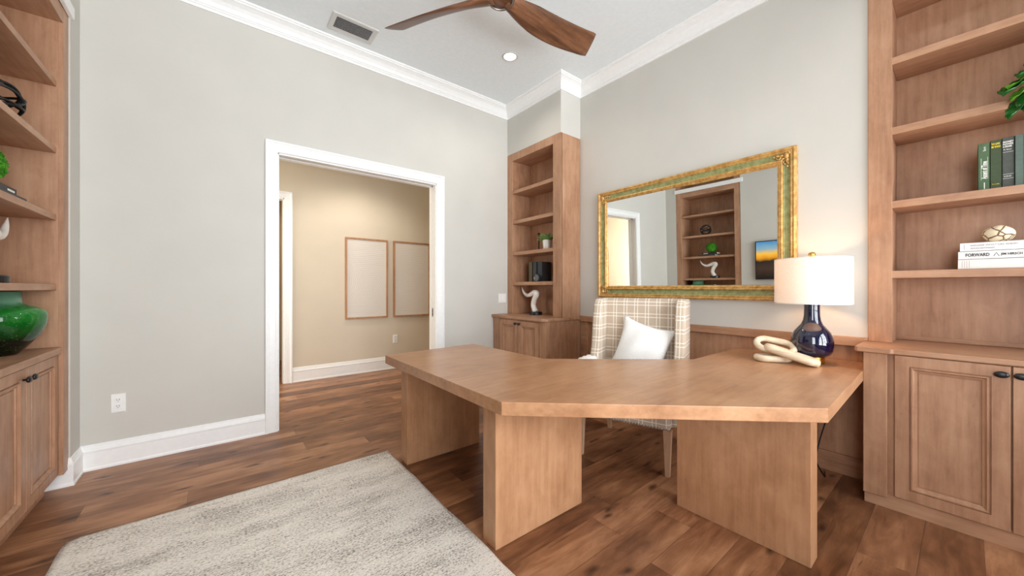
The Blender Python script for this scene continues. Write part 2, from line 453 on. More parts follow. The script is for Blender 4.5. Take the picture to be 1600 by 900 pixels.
def lathe(bm, prof, c, seg=40, cap=True):
    rings = []
    for r, z in prof:
        if r < 1e-6: rings.append([bm.verts.new((c[0], c[1], c[2] + z))])
        else: rings.append([bm.verts.new((c[0] + r * math.cos(2 * math.pi * k / seg), c[1] + r * math.sin(2 * math.pi * k / seg), c[2] + z)) for k in range(seg)])
    for A, B in zip(rings, rings[1:]):
        for k in range(seg):
            k2 = (k + 1) % seg
            if len(A) == 1 and len(B) == 1: continue
            if len(A) == 1: bm.faces.new((A[0], B[k], B[k2]))
            elif len(B) == 1: bm.faces.new((A[k], A[k2], B[0]))
            else: bm.faces.new((A[k], A[k2], B[k2], B[k]))
    if cap:
        if len(rings[0]) > 1: bm.faces.new(list(reversed(rings[0])))
        if len(rings[-1]) > 1: bm.faces.new(rings[-1])
    return bm

def spline(pts, n=8):
    """Catmull-Rom through points"""
    P = [Vector(p) for p in pts]
    P = [P[0] * 2 - P[1]] + P + [P[-1] * 2 - P[-2]]
    out = []
    for i in range(1, len(P) - 2):
        for k in range(n):
            t = k / n
            a, b, c, d = P[i - 1], P[i], P[i + 1], P[i + 2]
            out.append(0.5 * ((2 * b) + (c - a) * t + (2 * a - 5 * b + 4 * c - d) * t * t + (3 * b - a - 3 * c + d) * t ** 3))
    out.append(P[-2].copy())
    return out

def tube(bm, pts, rad, seg=12, closed=False, flat=1.0):
    P = [Vector(p) for p in pts]; n = len(P)
    R = rad if isinstance(rad, (list, tuple)) else [rad] * n
    def tan(i):
        if closed: return (P[(i + 1) % n] - P[i - 1]).normalized()
        return (P[min(i + 1, n - 1)] - P[max(i - 1, 0)]).normalized()
    t = tan(0); up = Vector((0, 0, 1)) if abs(t.z) < 0.9 else Vector((1, 0, 0))
    nrm = t.cross(up).normalized()
    rings = []; frames = []
    for i in range(n):
        t = tan(i)
        nrm = (nrm - t * nrm.dot(t)).normalized(); bi = t.cross(nrm)
        rings.append([bm.verts.new(P[i] + R[i] * (nrm * math.cos(2 * math.pi * k / seg) + bi * flat * math.sin(2 * math.pi * k / seg))) for k in range(seg)])
        frames.append((nrm.copy(), bi.copy()))
    last = n if closed else n - 1
    for i in range(last):
        A, B = rings[i], rings[(i + 1) % n]
        sh = 0
        if closed and i == n - 1:
            best = min(range(seg), key=lambda s: (A[0].co - B[s].co).length); sh = best
        for k in range(seg):
            bm.faces.new((A[k], A[(k + 1) % seg], B[(k + 1 + sh) % seg], B[(k + sh) % seg]))
    if not closed:
        bm.faces.new(list(reversed(rings[0]))); bm.faces.new(rings[-1])
    return bm

def rframe(bm, mp, u0, u1, v0, v1, prof, fill=False):
    """profile (inset, height) swept round a rectangle with mitred corners"""
    C = [(u0, v0, 1, 1), (u1, v0, -1, 1), (u1, v1, -1, -1), (u0, v1, 1, -1)]
    R = [[bm.verts.new(mp(u + su * w, v + sv * w, h)) for (w, h) in prof] for (u, v, su, sv) in C]
    for i in range(4):
        A, B = R[i], R[(i + 1) % 4]
        for j in range(len(prof) - 1):
            bm.faces.new((A[j], B[j], B[j + 1], A[j + 1]))
    if fill: bm.faces.new([R[i][-1] for i in range(4)])
    return bm

def plan_sweep(bm, path, prof, side=1):
    """profile (out from wall, z) swept along a plan path, room on the right (side=1)"""
    n = len(path); P = [Vector((p[0], p[1])) for p in path]
    rows = []
    for i in range(n):
        ns = []
        if i > 0:
            d = (P[i] - P[i - 1]).normalized(); ns.append(Vector((d.y, -d.x)) * side)
        if i < n - 1:
            d = (P[i + 1] - P[i]).normalized(); ns.append(Vector((d.y, -d.x)) * side)
        if len(ns) == 2:
            m = (ns[0] + ns[1]); k = m.length_squared / 2; m = m / k if k > 1e-6 else ns[0]
        else: m = ns[0]
        rows.append([bm.verts.new((P[i].x + m.x * a, P[i].y + m.y * a, z)) for a, z in prof])
    for A, B in zip(rows, rows[1:]):
        for j in range(len(prof) - 1):
            bm.faces.new((A[j], B[j], B[j + 1], A[j + 1]))
    bm.faces.new(rows[0]); bm.faces.new(rows[-1])
    return bm

def obj(name, bm, mat, parent=None, smooth=False, bevel=0.0, seg=2, uv=False, subsurf=0):
    bmesh.ops.recalc_face_normals(bm, faces=bm.faces)
    if uv:
        lay = bm.loops.layers.uv.verify()
        bm.normal_update()
        for f in bm.faces:
            n = f.normal
            ax = max(range(3), key=lambda i: abs(n[i]))
            for lp in f.loops:
                c = lp.vert.co
                lp[lay].uv = {0: (c.y, c.z), 1: (c.x, c.z), 2: (c.x, c.y)}[ax]
    me = bpy.data.meshes.new(name)
    if smooth:
        for f in bm.faces: f.smooth = True
    o = bpy.data.objects.new(name, me)
    bm.to_mesh(me); bm.free()
    me.materials.append(mat)
    COL.objects.link(o)
    if parent is not None: o.parent = parent
    if bevel > 0:
        md = o.modifiers.new('bevel', 'BEVEL'); md.width = bevel; md.segments = seg
        md.limit_method = 'ANGLE'; md.angle_limit = math.radians(40)
    if subsurf:
        md = o.modifiers.new('subsurf', 'SUBSURF'); md.levels = subsurf; md.render_levels = subsurf
    return o

def rebase(o, loc):
    """move a one-mesh object's origin to loc"""
    o.data.transform(Matrix.Translation(-Vector(loc))); o.location = loc
    return o

def tag(o, label, cat, group=None):
    o['label'] = label; o['category'] = cat
    if group: o['group'] = group
    return o

BASES = {}
def thing(name, label, cat, loc, rotz=0.0, group=None, local=False):
    o = bpy.data.objects.new(name, None); o.empty_display_size = 0.1
    COL.objects.link(o); o.location = loc; o.rotation_euler = (0, 0, rotz)
    tag(o, label, cat, group)
    BASES[o.name] = (tuple(loc), local)
    return o

def part(name, bm, mat, parent, **kw):
    """mesh in world coordinates (or the thing's own, if it is local) under a thing; sub-parts share the thing's origin"""
    top = parent
    while top.parent: top = top.parent
    base, local = BASES[top.name]
    if not local: bmesh.ops.translate(bm, verts=bm.verts, vec=-Vector(base))
    o = obj(name, bm, mat, None, **kw)
    o.parent = parent
    return o

def struct(name, bm, mat, label=None, cat=None, parent=None, **kw):
    o = obj(name, bm, mat, None, **kw)
    if parent: o.parent = parent
    else:
        o['kind'] = 'structure'
        if label: tag(o, label, cat or name.split('_')[0])
    return o

DG = None
def text_part(name, s, size, M, mat, parent, ext=0.0004, bold=0.0, xs=1.0):
    cu = bpy.data.curves.new(name, 'FONT'); cu.body = s; cu.size = size; cu.extrude = ext; cu.offset = bold
    cu.align_x = 'LEFT'; cu.align_y = 'CENTER'; cu.resolution_u = 2
    t = bpy.data.objects.new('tmp_text', cu); COL.objects.link(t)
    dg = bpy.context.evaluated_depsgraph_get(); dg.update()
    me = bpy.data.meshes.new_from_object(t.evaluated_get(dg))
    bpy.data.objects.remove(t); bpy.data.curves.remove(cu)
    top = parent
    while top.parent: top = top.parent
    me.transform(Matrix.Diagonal((xs, 1, 1, 1)))
    me.transform(Matrix.Translation(-Vector(BASES[top.name][0])) @ M)
    o = bpy.data.objects.new(name, me); COL.objects.link(o)
    me.materials.clear(); me.materials.append(mat)
    o.parent = parent
    return o

# planes the flat profiles are laid on
def onXm(x0): return lambda u, v, h: (x0 - h, u, v)        # faces -X
def onXp(x0): return lambda u, v, h: (x0 + h, u, v)        # faces +X
def onYm(y0): return lambda u, v, h: (u, y0 - h, v)        # faces -Y
def onZm(z0): return lambda u, v, h: (u, v, z0 - h)        # faces down

# ------------------------------------------------------------------ the room
YW = 3.758; XR = 3.26; XL = -0.745; YB = -1.75; ZC = 3.575
b = BM(); box(b, -4.2, 4.2, -2.6, 7.6, -0.08, 0.0)
struct('floor', b, FLOOR, 'hickory plank floor running through the doorway', 'floor')
b = BM(); box(b, -1.4, 3.75, -1.9, YW + 0.16, ZC, ZC + 0.1)
struct('ceiling', b, CEIL, 'white ceiling with crown moulding', 'ceiling')

DX0, DX1, DZ = 0.388, 1.915, 2.432
b = BM()
box(b, -1.4, DX0, YW, YW + 0.16, 0, ZC); box(b, DX1, 3.75, YW, YW + 0.16, 0, ZC); box(b, DX0, DX1, YW, YW + 0.16, DZ, ZC)
struct('wall_back', b, WALL, 'greige wall with the cased opening to the hall', 'wall')
b = BM()
box(b, XR, XR + 0.45, 0.393, YW, 0.93, ZC); box(b, XR + 0.03, XR + 0.45, 0.393, YW, 0, 0.93)
box(b, XR, XR + 0.45, YB, -0.672, 0, ZC); box(b, XR + 0.31, XR + 0.45, -0.672, 0.393, 0, ZC)
box(b, XR, XR + 0.31, -0.672, 0.393, 3.47, ZC)
struct('wall_right', b, WALL, 'greige wall behind the gilt mirror', 'wall')
b = BM()
box(b, -1.4, XL, 3.554, YW, 0, ZC); box(b, -1.4, -1.16, 2.40, 3.554, 0, ZC); box(b, -0.9, XL, -0.3, 2.40, 0, ZC); box(b, -0.9, XL, YB, -1.5, 0, ZC); box(b, -0.9, XL, -1.5, -0.3, 0, 0.5); box(b, -0.9, XL, -1.5, -0.3, 3.0, ZC); box(b, -1.4, -0.9, 2.3, 2.40, 0, ZC)
box(b, -1.16, XL, 2.40, 3.554, 3.46, ZC)
struct('wall_left', b, WALL, 'greige wall with the bookcase niche', 'wall')
WINS = [(-0.62, 0.52), (0.68, 1.82), (1.98, 3.12)]
b = BM()
box(b, -0.9, 3.75, YB - 0.15, YB, 0, 0.5); box(b, -0.9, 3.75, YB - 0.15, YB, 3.0, ZC)
xs = [-0.9] + [v for w in WINS for v in w] + [3.75]
for i in range(0, len(xs), 2): box(b, xs[i], xs[i + 1], YB - 0.15, YB, 0.5, 3.0)
struct('wall_front', b, WALL, 'wall with three tall windows behind the camera', 'wall')
for i, (a, c) in enumerate(WINS):
    b = BM()
    rframe(b, lambda u, v, h: (u, YB - 0.06 + h, v), a, c, 0.5, 3.0, [(0, -0.02), (0, 0.03), (0.05, 0.03), (0.05, -0.02)])
    m = (a + c) / 2
    box(b, m - 0.018, m + 0.018, YB - 0.08, YB - 0.04, 0.55, 2.95)
    for z in (1.1, 1.72, 2.34): box(b, a + 0.05, c - 0.05, YB - 0.078, YB - 0.042, z - 0.015, z + 0.015)
    fr = struct('window_%d' % (i + 1), b, WHITE, 'white window frame with glazing bars behind the camera, %s' % ('nearest the television wall', 'in the middle', 'nearest the right bookcase')[i], 'window')
    b = BM(); box(b, a + 0.05, c - 0.05, YB - 0.063, YB - 0.057, 0.55, 2.95)
    struct('pane', b, GLASS, parent=fr)
b = BM()
rframe(b, lambda u, v, h: (XL - 0.06 + h, u, v), -1.5, -0.3, 0.5, 3.0, [(0, -0.02), (0, 0.03), (0.05, 0.03), (0.05, -0.02)])
box(b, XL - 0.08, XL - 0.04, -0.918, -0.882, 0.55, 2.95)
for z in (1.1, 1.72, 2.34): box(b, XL - 0.078, XL - 0.042, -1.45, -0.35, z - 0.015, z + 0.015)
fr = struct('window_4', b, WHITE, 'white window frame in the left wall behind the camera', 'window')
b = BM(); box(b, XL - 0.063, XL - 0.057, -1.45, -0.35, 0.55, 2.95)
struct('pane', b, GLASS, parent=fr)
b = BM(); box(b, 2.935, XR + 0.03, 2.80, YW, 2.977, ZC)
struct('wall_soffit', b, WALL, 'drywall box above the far corner bookcase', 'wall')

crown = [(0, ZC - 0.13), (0.012, ZC - 0.13), (0.016, ZC - 0.122), (0.016, ZC - 0.112), (0.022, ZC - 0.108), (0.022, ZC - 0.1), (0.03, ZC - 0.092),
         (0.042, ZC - 0.07), (0.062, ZC - 0.046), (0.088, ZC - 0.03), (0.1, ZC - 0.026), (0.1, ZC - 0.016), (0.112, ZC - 0.012), (0.116, ZC - 0.004), (0.116, ZC), (0, ZC)]
b = BM(); plan_sweep(b, [(XL, YB), (XL, YW), (2.935, YW), (2.935, 2.80), (XR, 2.80), (XR, YB)], crown)
struct('trim_1', b, WHITE, 'white crown moulding round the ceiling', 'moulding')
basep = [(0.022, 0), (0.022, 0.012), (0.017, 0.022), (0.017, 0.122), (0.02, 0.126), (0.02, 0.134), (0.014, 0.14), (0.012, 0.152), (0.009, 0.158), (0.008, 0.168), (0.003, 0.174), (0, 0.174), (0, 0)]
b = BM(); plan_sweep(b, [(-1.1, 3.554), (XL, 3.554), (XL, YW), (0.297, YW)], basep)
struct('baseboard_back', b, WHITE, 'white baseboard left of the doorway', 'baseboard')
b = BM(); plan_sweep(b, [(2.003, YW), (2.715, YW)], basep)
struct('baseboard_corner', b, WHITE, 'white baseboard right of the doorway', 'baseboard')
b = BM(); plan_sweep(b, [(XL, YB), (XL, 2.398)], basep)
struct('baseboard_left', b, WHITE, 'white baseboard under the television', 'baseboard')

# door casing, jamb and pocket door
def casing(x0, x1, zt, y, w, flip=False, mat=WHITE):
    s = -1 if flip else 1
    pr = [(0, 0), (0, 0.022), (0.004, 0.026), (0.016, 0.026), (0.02, 0.02), (0.026, 0.02), (0.03, 0.016), (w - 0.02, 0.014), (w - 0.014, 0.011), (w - 0.004, 0.011), (w, 0.006), (w, 0)]
    bm = BM(); rows = []
    for (u, v, su, sv) in ((x0, 0, 1, 0), (x0, zt, 1, -1), (x1, zt, -1, -1), (x1, 0, -1, 0)):
        rows.append([bm.verts.new((u + su * a, y - s * h, v + sv * a)) for a, h in pr])
    for A, B in zip(rows, rows[1:]):
        for j in range(len(pr) - 1): bm.faces.new((A[j], B[j], B[j + 1], A[j + 1]))
    bm.faces.new(rows[0]); bm.faces.new(rows[-1])
    return bm
struct('trim_2', casing(0.297, 2.004, 2.527, YW, 0.094), WHITE, 'white casing round the hall doorway', 'casing')
b = BM()
for y0, y1 in ((YW + 0.001, YW + 0.055), (YW + 0.105, YW + 0.16)):
    box(b, DX0, DX0 + 0.012, y0, y1, 0, DZ); box(b, DX1 - 0.012, DX1, y0, y1, 0, DZ); box(b, DX0, DX1, y0, y1, DZ - 0.014, DZ)
struct('trim_3', b, WHITE, 'split white jamb of the pocket doors', 'jamb', bevel=0.001)
for i, (x0, x1) in enumerate(((DX1 - 0.008, 2.5), (-0.2, DX0 + 0.006))):
    b = BM(); box(b, x0, x1, YW + 0.062, YW + 0.098, 0.012, DZ - 0.02)
    d = struct('door_%d' % (i + 1), b, WHITE, 'white pocket door slid into the %s of the opening' % ('right side', 'left side')[i], 'door', bevel=0.001)
    if i == 0:
        b = BM(); box(b, x0 - 0.0025, x0, YW + 0.067, YW + 0.093, 0.92, 1.02)
        pl = struct('latch_plate', b, NICKEL, parent=d, bevel=0.001)
        b = BM(); box(b, x0 - 0.004, x0 - 0.0024, YW + 0.072, YW + 0.088, 0.935, 0.965); box(b, x0 - 0.004, x0 - 0.0024, YW + 0.072, YW + 0.088, 0.975, 1.0)
        struct('latch_slot', b, DARK, parent=pl)
b = BM(); box(b, DX1, 2.6, YW + 0.0625, YW + 0.1, 0.0, 0.001)

# the hall beyond
YH = 5.57
b = BM()
box(b, 0.648, 3.75, YH, YH + 0.12, 0, 3.1); box(b, -0.25, 0.648, YH, YH + 0.12, 2.42, 3.1); box(b, -4.2, -0.25, YH, YH + 0.12, 0, 3.1)
struct('wall_hall', b, WALLH, 'cream hall wall with two framed reliefs', 'wall')
b = BM(); box(b, 3.3, 3.42, YW + 0.16, YH, 0, 3.1); box(b, -3.2, -3.08, YW + 0.16, YH, 0, 3.1)
struct('wall_hall_end', b, WALLH, 'cream end walls of the hall', 'wall')
b = BM(); box(b, -4.2, -1.4, YW, YW + 0.16, 0, 3.1)
struct('wall_hall_near', b, WALLH, 'near wall of the hall left of the room', 'wall')
b = BM(); box(b, -4.2, 3.75, YW + 0.16, YH + 2, 3.05, 3.15)
struct('ceiling_hall', b, CEIL, 'hall ceiling', 'ceiling')
b = BM(); box(b, -0.37, -0.25, YH + 0.12, 7.5, 0, 3.1); box(b, 0.9, 1.02, YH + 0.12, 7.5, 0, 3.1); box(b, -0.37, 1.02, 7.4, 7.5, 0, 3.1)
struct('wall_side_room', b, WALLH, 'walls of the dim room beyond the hall doorway', 'wall')
hz = 3.05
b = BM(); plan_sweep(b, [(-3.08, YH), (3.3, YH)], [(a, z - ZC + hz) for a, z in crown])
struct('trim_4', b, WHITE, 'crown moulding along the hall wall', 'moulding')
b = BM(); plan_sweep(b, [(0.742, YH), (3.3, YH)], [(a, z * 1.12) for a, z in basep])
struct('baseboard_hall', b, WHITE, 'white baseboard along the hall wall', 'baseboard')
struct('trim_5', casing(-0.342, 0.74, 2.512, YH, 0.092), WHITE, 'white casing of the doorway across the hall', 'casing')
b = BM()
for x0, x1 in ((0.636, 0.648), (-0.25, -0.238)): box(b, x0, x1, YH, YH + 0.12, 0, 2.42)
box(b, -0.25, 0.648, YH, YH + 0.12, 2.408, 2.42)
struct('trim_6', b, WHITE, 'jamb of the doorway across the hall', 'jamb')

def outlet(name, label, cx, y, cz, w=0.073, h=0.124, kind='outlet'):
    t = thing(name, label, 'outlet' if kind == 'outlet' else 'switch', (cx, y, cz - h / 2))
    b = BM(); rframe(b, onYm(y), cx - w / 2, cx + w / 2, cz - h / 2, cz + h / 2, [(0, 0), (0, 0.004), (0.004, 0.007), (0.018, 0.007)], fill=True)
    part('cover_plate', b, WHITEM, t)
    if kind == 'outlet':
        for dz in (-0.022, 0.022):
            b = BM(); box(b, cx - 0.017, cx + 0.017, y - 0.0095, y - 0.006, cz + dz - 0.017, cz + dz + 0.017)
            s = part('socket', b, WHITEM, t, bevel=0.003)
            b = BM()
            for dx in (-0.0065, 0.0065): box(b, cx + dx - 0.0013, cx + dx + 0.0013, y - 0.0102, y - 0.009, cz + dz - 0.001, cz + dz + 0.008)
            lathe(b, [(0.0025, 0), (0.0025, 0.001)], (0, 0, 0), 8)
            for v in b.verts[-16:]: v.co = Vector((cx + v.co.x, y - 0.0102 + v.co.z, cz + dz - 0.008 + v.co.y))
            part('socket_slot', b, DARK, s)
    else:
        n = 2
        for k in range(n):
            u = cx + (k - 0.5) * 0.046
            b = BM(); box(b, u - 0.017, u + 0.017, y - 0.011, y - 0.006, cz - 0.034, cz + 0.034)
            part('rocker' if k == 0 else 'socket', b, WHITEM, t, bevel=0.002)
    return t
outlet('wall_outlet', 'white duplex outlet low on the greige wall left of the doorway', -0.566, YW, 0.435, 0.074, 0.13)
outlet('light_switch', 'white double wall plate between the doorway and far corner bookcase', 2.85, YW, 1.118, 0.118, 0.118, 'switch')
outlet('wall_outlet', 'small cream outlet below the framed reliefs on the hall wall', 2.127, YH, 0.457)

# wainscot between the two right-hand built-ins
b = BM()
box(b, XR + 0.015, XR + 0.03, 0.42, 2.80, 0, 0.9)
struct('trim_7', b, W['z'], 'brown maple wainscot panel behind the desk', 'wainscot')
b = BM()
box(b, XR - 0.02, XR + 0.03, 0.41, 2.79, 0.868, 0.93)
box(b, XR - 0.018, XR + 0.03, 0.394, 0.4105, 0.909, 0.93)
box(b, XR - 0.006, XR + 0.02, 0.41, 2.79, 0.0, 0.13)
box(b, XR - 0.006, XR + 0.02, 2.70, 2.79, 0.13, 0.868)
struct('trim_8', b, W['y'], 'brown maple chair rail and base of the wainscot', 'wainscot', bevel=0.003)

# ------------------------------------------------------------------ built-ins
DOORP = [(0, 0), (0, 0.018), (0.002, 0.02), (0.055, 0.02), (0.0575, 0.012), (0.061, 0.012), (0.0625, 0.022), (0.068, 0.022), (0.075, 0.013), (0.083, 0.011), (0.085, 0.004), (0.089, 0.004), (0.09, 0.007)]
def knob(mp, u, v, root, name='knob'):
    """oval black knob on a short stem"""
    b = BM()
    N = 20
    prof = [(0.006, 0.0), (0.006, 0.012), (0.016, 0.014), (0.019, 0.019), (0.016, 0.025), (0.008, 0.028)]
    rings = [[b.verts.new(mp(u + r * 1.25 * math.cos(2 * math.pi * k / N), v + r * 0.85 * math.sin(2 * math.pi * k / N), h)) for k in range(N)] for r, h in prof]
    for A, B in zip(rings, rings[1:]):
        for k in range(N): b.faces.new((A[k], A[(k + 1) % N], B[(k + 1) % N], B[k]))
    b.faces.new(rings[-1]); b.faces.new(rings[0])
    return part(name, b, BLACK, root, smooth=True)

def cab_door(mp, u0, u1, v0, v1, root, ku, kv, mat=None):
    b = BM(); rframe(b, mp, u0, u1, v0, v1, DOORP, fill=True)
    d = part('door', b, W['z'], root)
    md = None
    kmp = lambda u, v, h: mp(u, v, 0.02 + h)
    knob(kmp, ku, kv, d)
    return d

# --- far corner unit
t = thing('base_cabinet', 'small two-door maple base cabinet in the far corner', 'cabinet', (2.98, 3.27, 0))
b = BM()
box(b, 2.745, 3.255, 2.80, YW - 0.003, 0.0, 0.1); box(b, 2.715, 3.26, 2.797, YW - 0.003, 0.1, 0.886)
part('carcass', b, W['z'], t, bevel=0.002)
b = BM(); box(b, 2.70, 2.716, 3.617, 3.742, 0.1, 0.886); box(b, 2.70, 2.716, 2.797, 2.897, 0.1, 0.886); box(b, 2.7, 2.716, 2.897, 3.617, 0.872, 0.886)
part('pilaster', b, W['z'], t, bevel=0.004)
cab_door(onXm(2.716), 2.905, 3.255, 0.11, 0.87, t, 3.225, 0.835)
cab_door(onXm(2.716), 3.262, 3.607, 0.11, 0.87, t, 3.292, 0.835)
b = BM(); prism(b, [(2.675, YW - 0.002), (2.675, 2.83), (2.72, 2.785), (3.239, 2.785), (3.239, 2.796), (3.258, 2.796), (3.258, YW - 0.002)], 0.886, 0.918)
tag(rebase(obj('countertop', b, W['y'], bevel=0.004), (2.97, 3.27, 0.886)), 'maple countertop of the far corner cabinet under the horn sculpture', 'countertop')

t = thing('bookcase', 'tall narrow maple bookcase in the far corner left of the mirror', 'bookcase', (3.09, 3.277, 0.918))
F0, Bk = 2.935, 3.256
b = BM(); box(b, F0 + 0.012, Bk, 2.797, 2.815, 0.919, 2.975); part('side_panel', b, W['z'], t)
b = BM(); box(b, F0 + 0.012, Bk, 2.905, 2.921, 0.919, 2.975); part('side_panel', b, W['z'], t)
b = BM(); box(b, F0 + 0.012, Bk, 3.663, YW - 0.003, 0.919, 2.975); part('side_panel', b, W['z'], t)
b = BM(); box(b, Bk - 0.012, Bk, 2.815, 3.663, 0.919, 2.975); part('back_panel', b, W['z'], t)
b = BM(); box(b, F0, F0 + 0.02, 2.797, 2.921, 0.919, 2.975); box(b, F0, F0 + 0.02, 3.662, YW - 0.003, 0.919, 2.975); box(b, F0, F0 + 0.0195, 2.921, 3.662, 2.884, 2.975)
part('face_frame', b, W['z'], t, bevel=0.001)
b = BM(); box(b, F0 + 0.02, Bk, 2.815, 3.7, 2.884, 2.975); part('top_panel', b, W['y'], t)
for zt in (2.505, 2.115, 1.71, 1.327):
    b = BM(); box(b, F0 + 0.012, Bk - 0.012, 2.921, 3.663, zt - 0.042, zt); part('shelf', b, W['y'], t, bevel=0.002)

# --- right unit
Y0, Y1 = -0.66, 0.376
t = thing('base_cabinet', 'large maple base cabinet with black knobs at the right', 'cabinet', (3.2, -0.14, 0))
b = BM(); box(b, 2.957, 3.55, Y0 + 0.004, Y1 - 0.004, 0.0, 0.09); box(b, 2.962, 3.55, Y0, Y1, 0.09, 0.877)
part('carcass', b, W['z'], t, bevel=0.001)
b = BM(); box(b, 2.955, 2.964, Y0 + 0.004, Y1 - 0.004, 0.0, 0.075); part('toe_kick', b, W['y'], t)
for a, c in ((0.278, Y1), (Y0, Y0 + 0.1)):
    b = BM(); box(b, 2.937, 2.963, a, c, 0.062, 0.877); part('pilaster', b, W['z'], t, bevel=0.003)
cab_door(onXm(2.962), -0.134, 0.249, 0.083, 0.874, t, -0.108, 0.834)
cab_door(onXm(2.962), -0.523, -0.141, 0.083, 0.874, t, -0.165, 0.834)
b = BM(); prism(b, [(2.921, 0.402), (2.921, 0.262), (2.938, 0.256), (2.938, -0.54), (2.921, -0.546), (2.921, -0.686), (3.258, -0.686), (3.258, -0.668), (3.55, -0.668), (3.55, 0.388), (3.258, 0.388), (3.258, 0.412), (2.935, 0.412)], 0.878, 0.908)
tag(rebase(obj('countertop', b, W['y'], bevel=0.005), (3.2, -0.14, 0.878)), 'maple countertop with stepped edge on the right base cabinet', 'countertop')

t = thing('bookcase', 'tall maple bookcase at the right filled with green and white books', 'bookcase', (3.4, -0.14, 0.908))
F0, Bk = 3.25, 3.556
for a, c in ((0.289, 0.388), (-0.668, -0.569)):
    b = BM(); box(b, F0, Bk, a, c, 0.909, 3.465); part('side_panel', b, W['z'], t, bevel=0.001)
b = BM(); box(b, F0 - 0.002, F0 + 0.02, 0.285, 0.393, 0.909, 3.465); part('stile', b, W['z'], t, bevel=0.002)
b = BM(); box(b, F0 - 0.002, F0 + 0.02, -0.672, -0.564, 0.909, 3.465); part('stile', b, W['z'], t, bevel=0.002)
b = BM(); box(b, Bk - 0.014, Bk, -0.569, 0.289, 0.909, 3.465); part('back_panel', b, W['z'], t)
b = BM(); box(b, Bk - 0.022, Bk - 0.013, -0.569, 0.289, 0.909, 0.935); part('back_rail', b, W['y'], t, bevel=0.002)
b = BM(); box(b, F0, Bk, -0.569, 0.289, 3.36, 3.465); part('top_panel', b, W['y'], t)
for zt in (3.103, 2.68, 2.246, 1.789, 1.356):
    b = BM(); box(b, F0 + 0.004, Bk - 0.014, -0.569, 0.289, zt - 0.045, zt); part('shelf', b, W['y'], t, bevel=0.002)

# --- left unit, set in its niche
t = thing('base_cabinet', 'maple base cabinet with black knobs in the left niche', 'cabinet', (-0.95, 2.98, 0))
b = BM(); box(b, -1.15, -0.83, 2.51, 3.47, 0.0, 0.105); box(b, -1.15, -0.79, 2.502, 3.455, 0.105, 0.85)
part('carcass', b, W['z'], t)
cab_door(onXp(-0.79), 2.985, 3.449, 0.112, 0.845, t, 3.02, 0.79)
cab_door(onXp(-0.79), 2.51, 2.979, 0.112, 0.845, t, 2.944, 0.79)
b = BM(); box(b, -1.14, -0.757, 2.502, 3.456, 0.851, 0.889)
tag(rebase(obj('countertop', b, W['y'], bevel=0.004), (-0.95, 2.98, 0.851)), 'maple countertop in the left niche under the green vase', 'countertop')
t = thing('bookcase', 'tall maple bookcase in the left niche beside the outlet wall', 'bookcase', (-0.95, 2.98, 0.105))
F0 = -0.752
b = BM(); box(b, F0 - 0.02, F0, 3.457, 3.551, 0.105, 3.455); part('stile', b, W['z'], t, bevel=0.001)
b = BM(); box(b, F0 - 0.02, F0, 2.404, 2.501, 0.105, 3.455); part('stile', b, W['z'], t, bevel=0.001)
for a, c in ((3.457, 3.475), (2.483, 2.501)):
    b = BM(); box(b, -1.15, F0 - 0.02, a, c, 0.89, 3.455); part('side_panel', b, W['z'], t)
b = BM(); box(b, -1.15, -1.138, 2.501, 3.457, 0.89, 3.455); part('back_panel', b, W['z'], t)
b = BM(); box(b, F0 - 0.02, F0, 2.501, 3.457, 2.872, 2.96); box(b, F0 - 0.02, F0, 2.501, 3.457, 3.37, 3.455); part('rail', b, W['y'], t, bevel=0.001)
b = BM(); box(b, -1.138, F0 - 0.02, 2.501, 3.457, 2.872, 2.91); part('top_panel', b, W['y'], t)
for zt in (2.509, 2.104, 1.696, 1.274):
    b = BM(); box(b, -1.138, -0.779, 2.5015, 3.4565, zt - 0.036, zt); part('shelf', b, W['y'], t, bevel=0.002)
b = BM(); box(b, F0 + 0.001, F0 + 0.024, 2.36, 3.565, 2.962, 3.035)
struct('trim_9', b, WHITE, 'white ledge moulding across the left bookcase', 'moulding', bevel=0.004)

# ------------------------------------------------------------------ desk
ZT, ZB = 0.765, 0.706
t = thing('desk', 'large angled maple desk on slab legs in front of the wing chair', 'desk', (1.9, 1.4, 0))
b = BM(); prism(b, [(0.926, 2.617), (1.717, 2.68), (1.732, 1.81), (2.511, 1.16), (3.272, 1.16), (3.272, 0.418), (3.238, 0.418), (3.238, 0.384), (1.909, 0.346), (0.932, 1.234)], ZB, ZT)
part('tabletop', b, WD['x'], t, bevel=0.0025)
for (x0, x1, y0, y1) in ((1.026, 1.635, 2.462, 2.568), (1.02, 1.64, 1.397, 1.503), (2.05, 2.157, 0.43, 1.04)):
    b = BM(); box(b, x0, x1, y0, y1, 0, ZB); part('leg', b, WD['z'], t, bevel=0.0025)

# ------------------------------------------------------------------ rug
b = BM(); nx, ny = 64, 100; x0, x1, y0, y1 = -0.592, 0.998, 0.1, 2.768
gr = []
for i in range(nx + 1):
    row = []
    for j in range(ny + 1):
        u, v = i / nx, j / ny
        x = x0 + (x1 - x0) * u; y = y0 + (y1 - y0) * v
        e = math.sin(y * 9.0) * 0.003 + math.sin(y * 23) * 0.0015; f = math.sin(x * 11.0) * 0.002
        if i in (0, nx): x += e
        if j in (0, ny): y += f
        edge = min(u * (x1 - x0), (1 - u) * (x1 - x0), v * (y1 - y0), (1 - v) * (y1 - y0))
        z = 0.012 + random.uniform(-0.0008, 0.0008) - (0.006 if edge < 0.004 else 0)
        if u < 0.02 and v > 0.985: x += 0.004; y -= 0.012
        row.append(b.verts.new((x, y, z)))
    gr.append(row)
for i in range(nx):
    for j in range(ny): b.faces.new((gr[i][j], gr[i + 1][j], gr[i + 1][j + 1], gr[i][j + 1]))
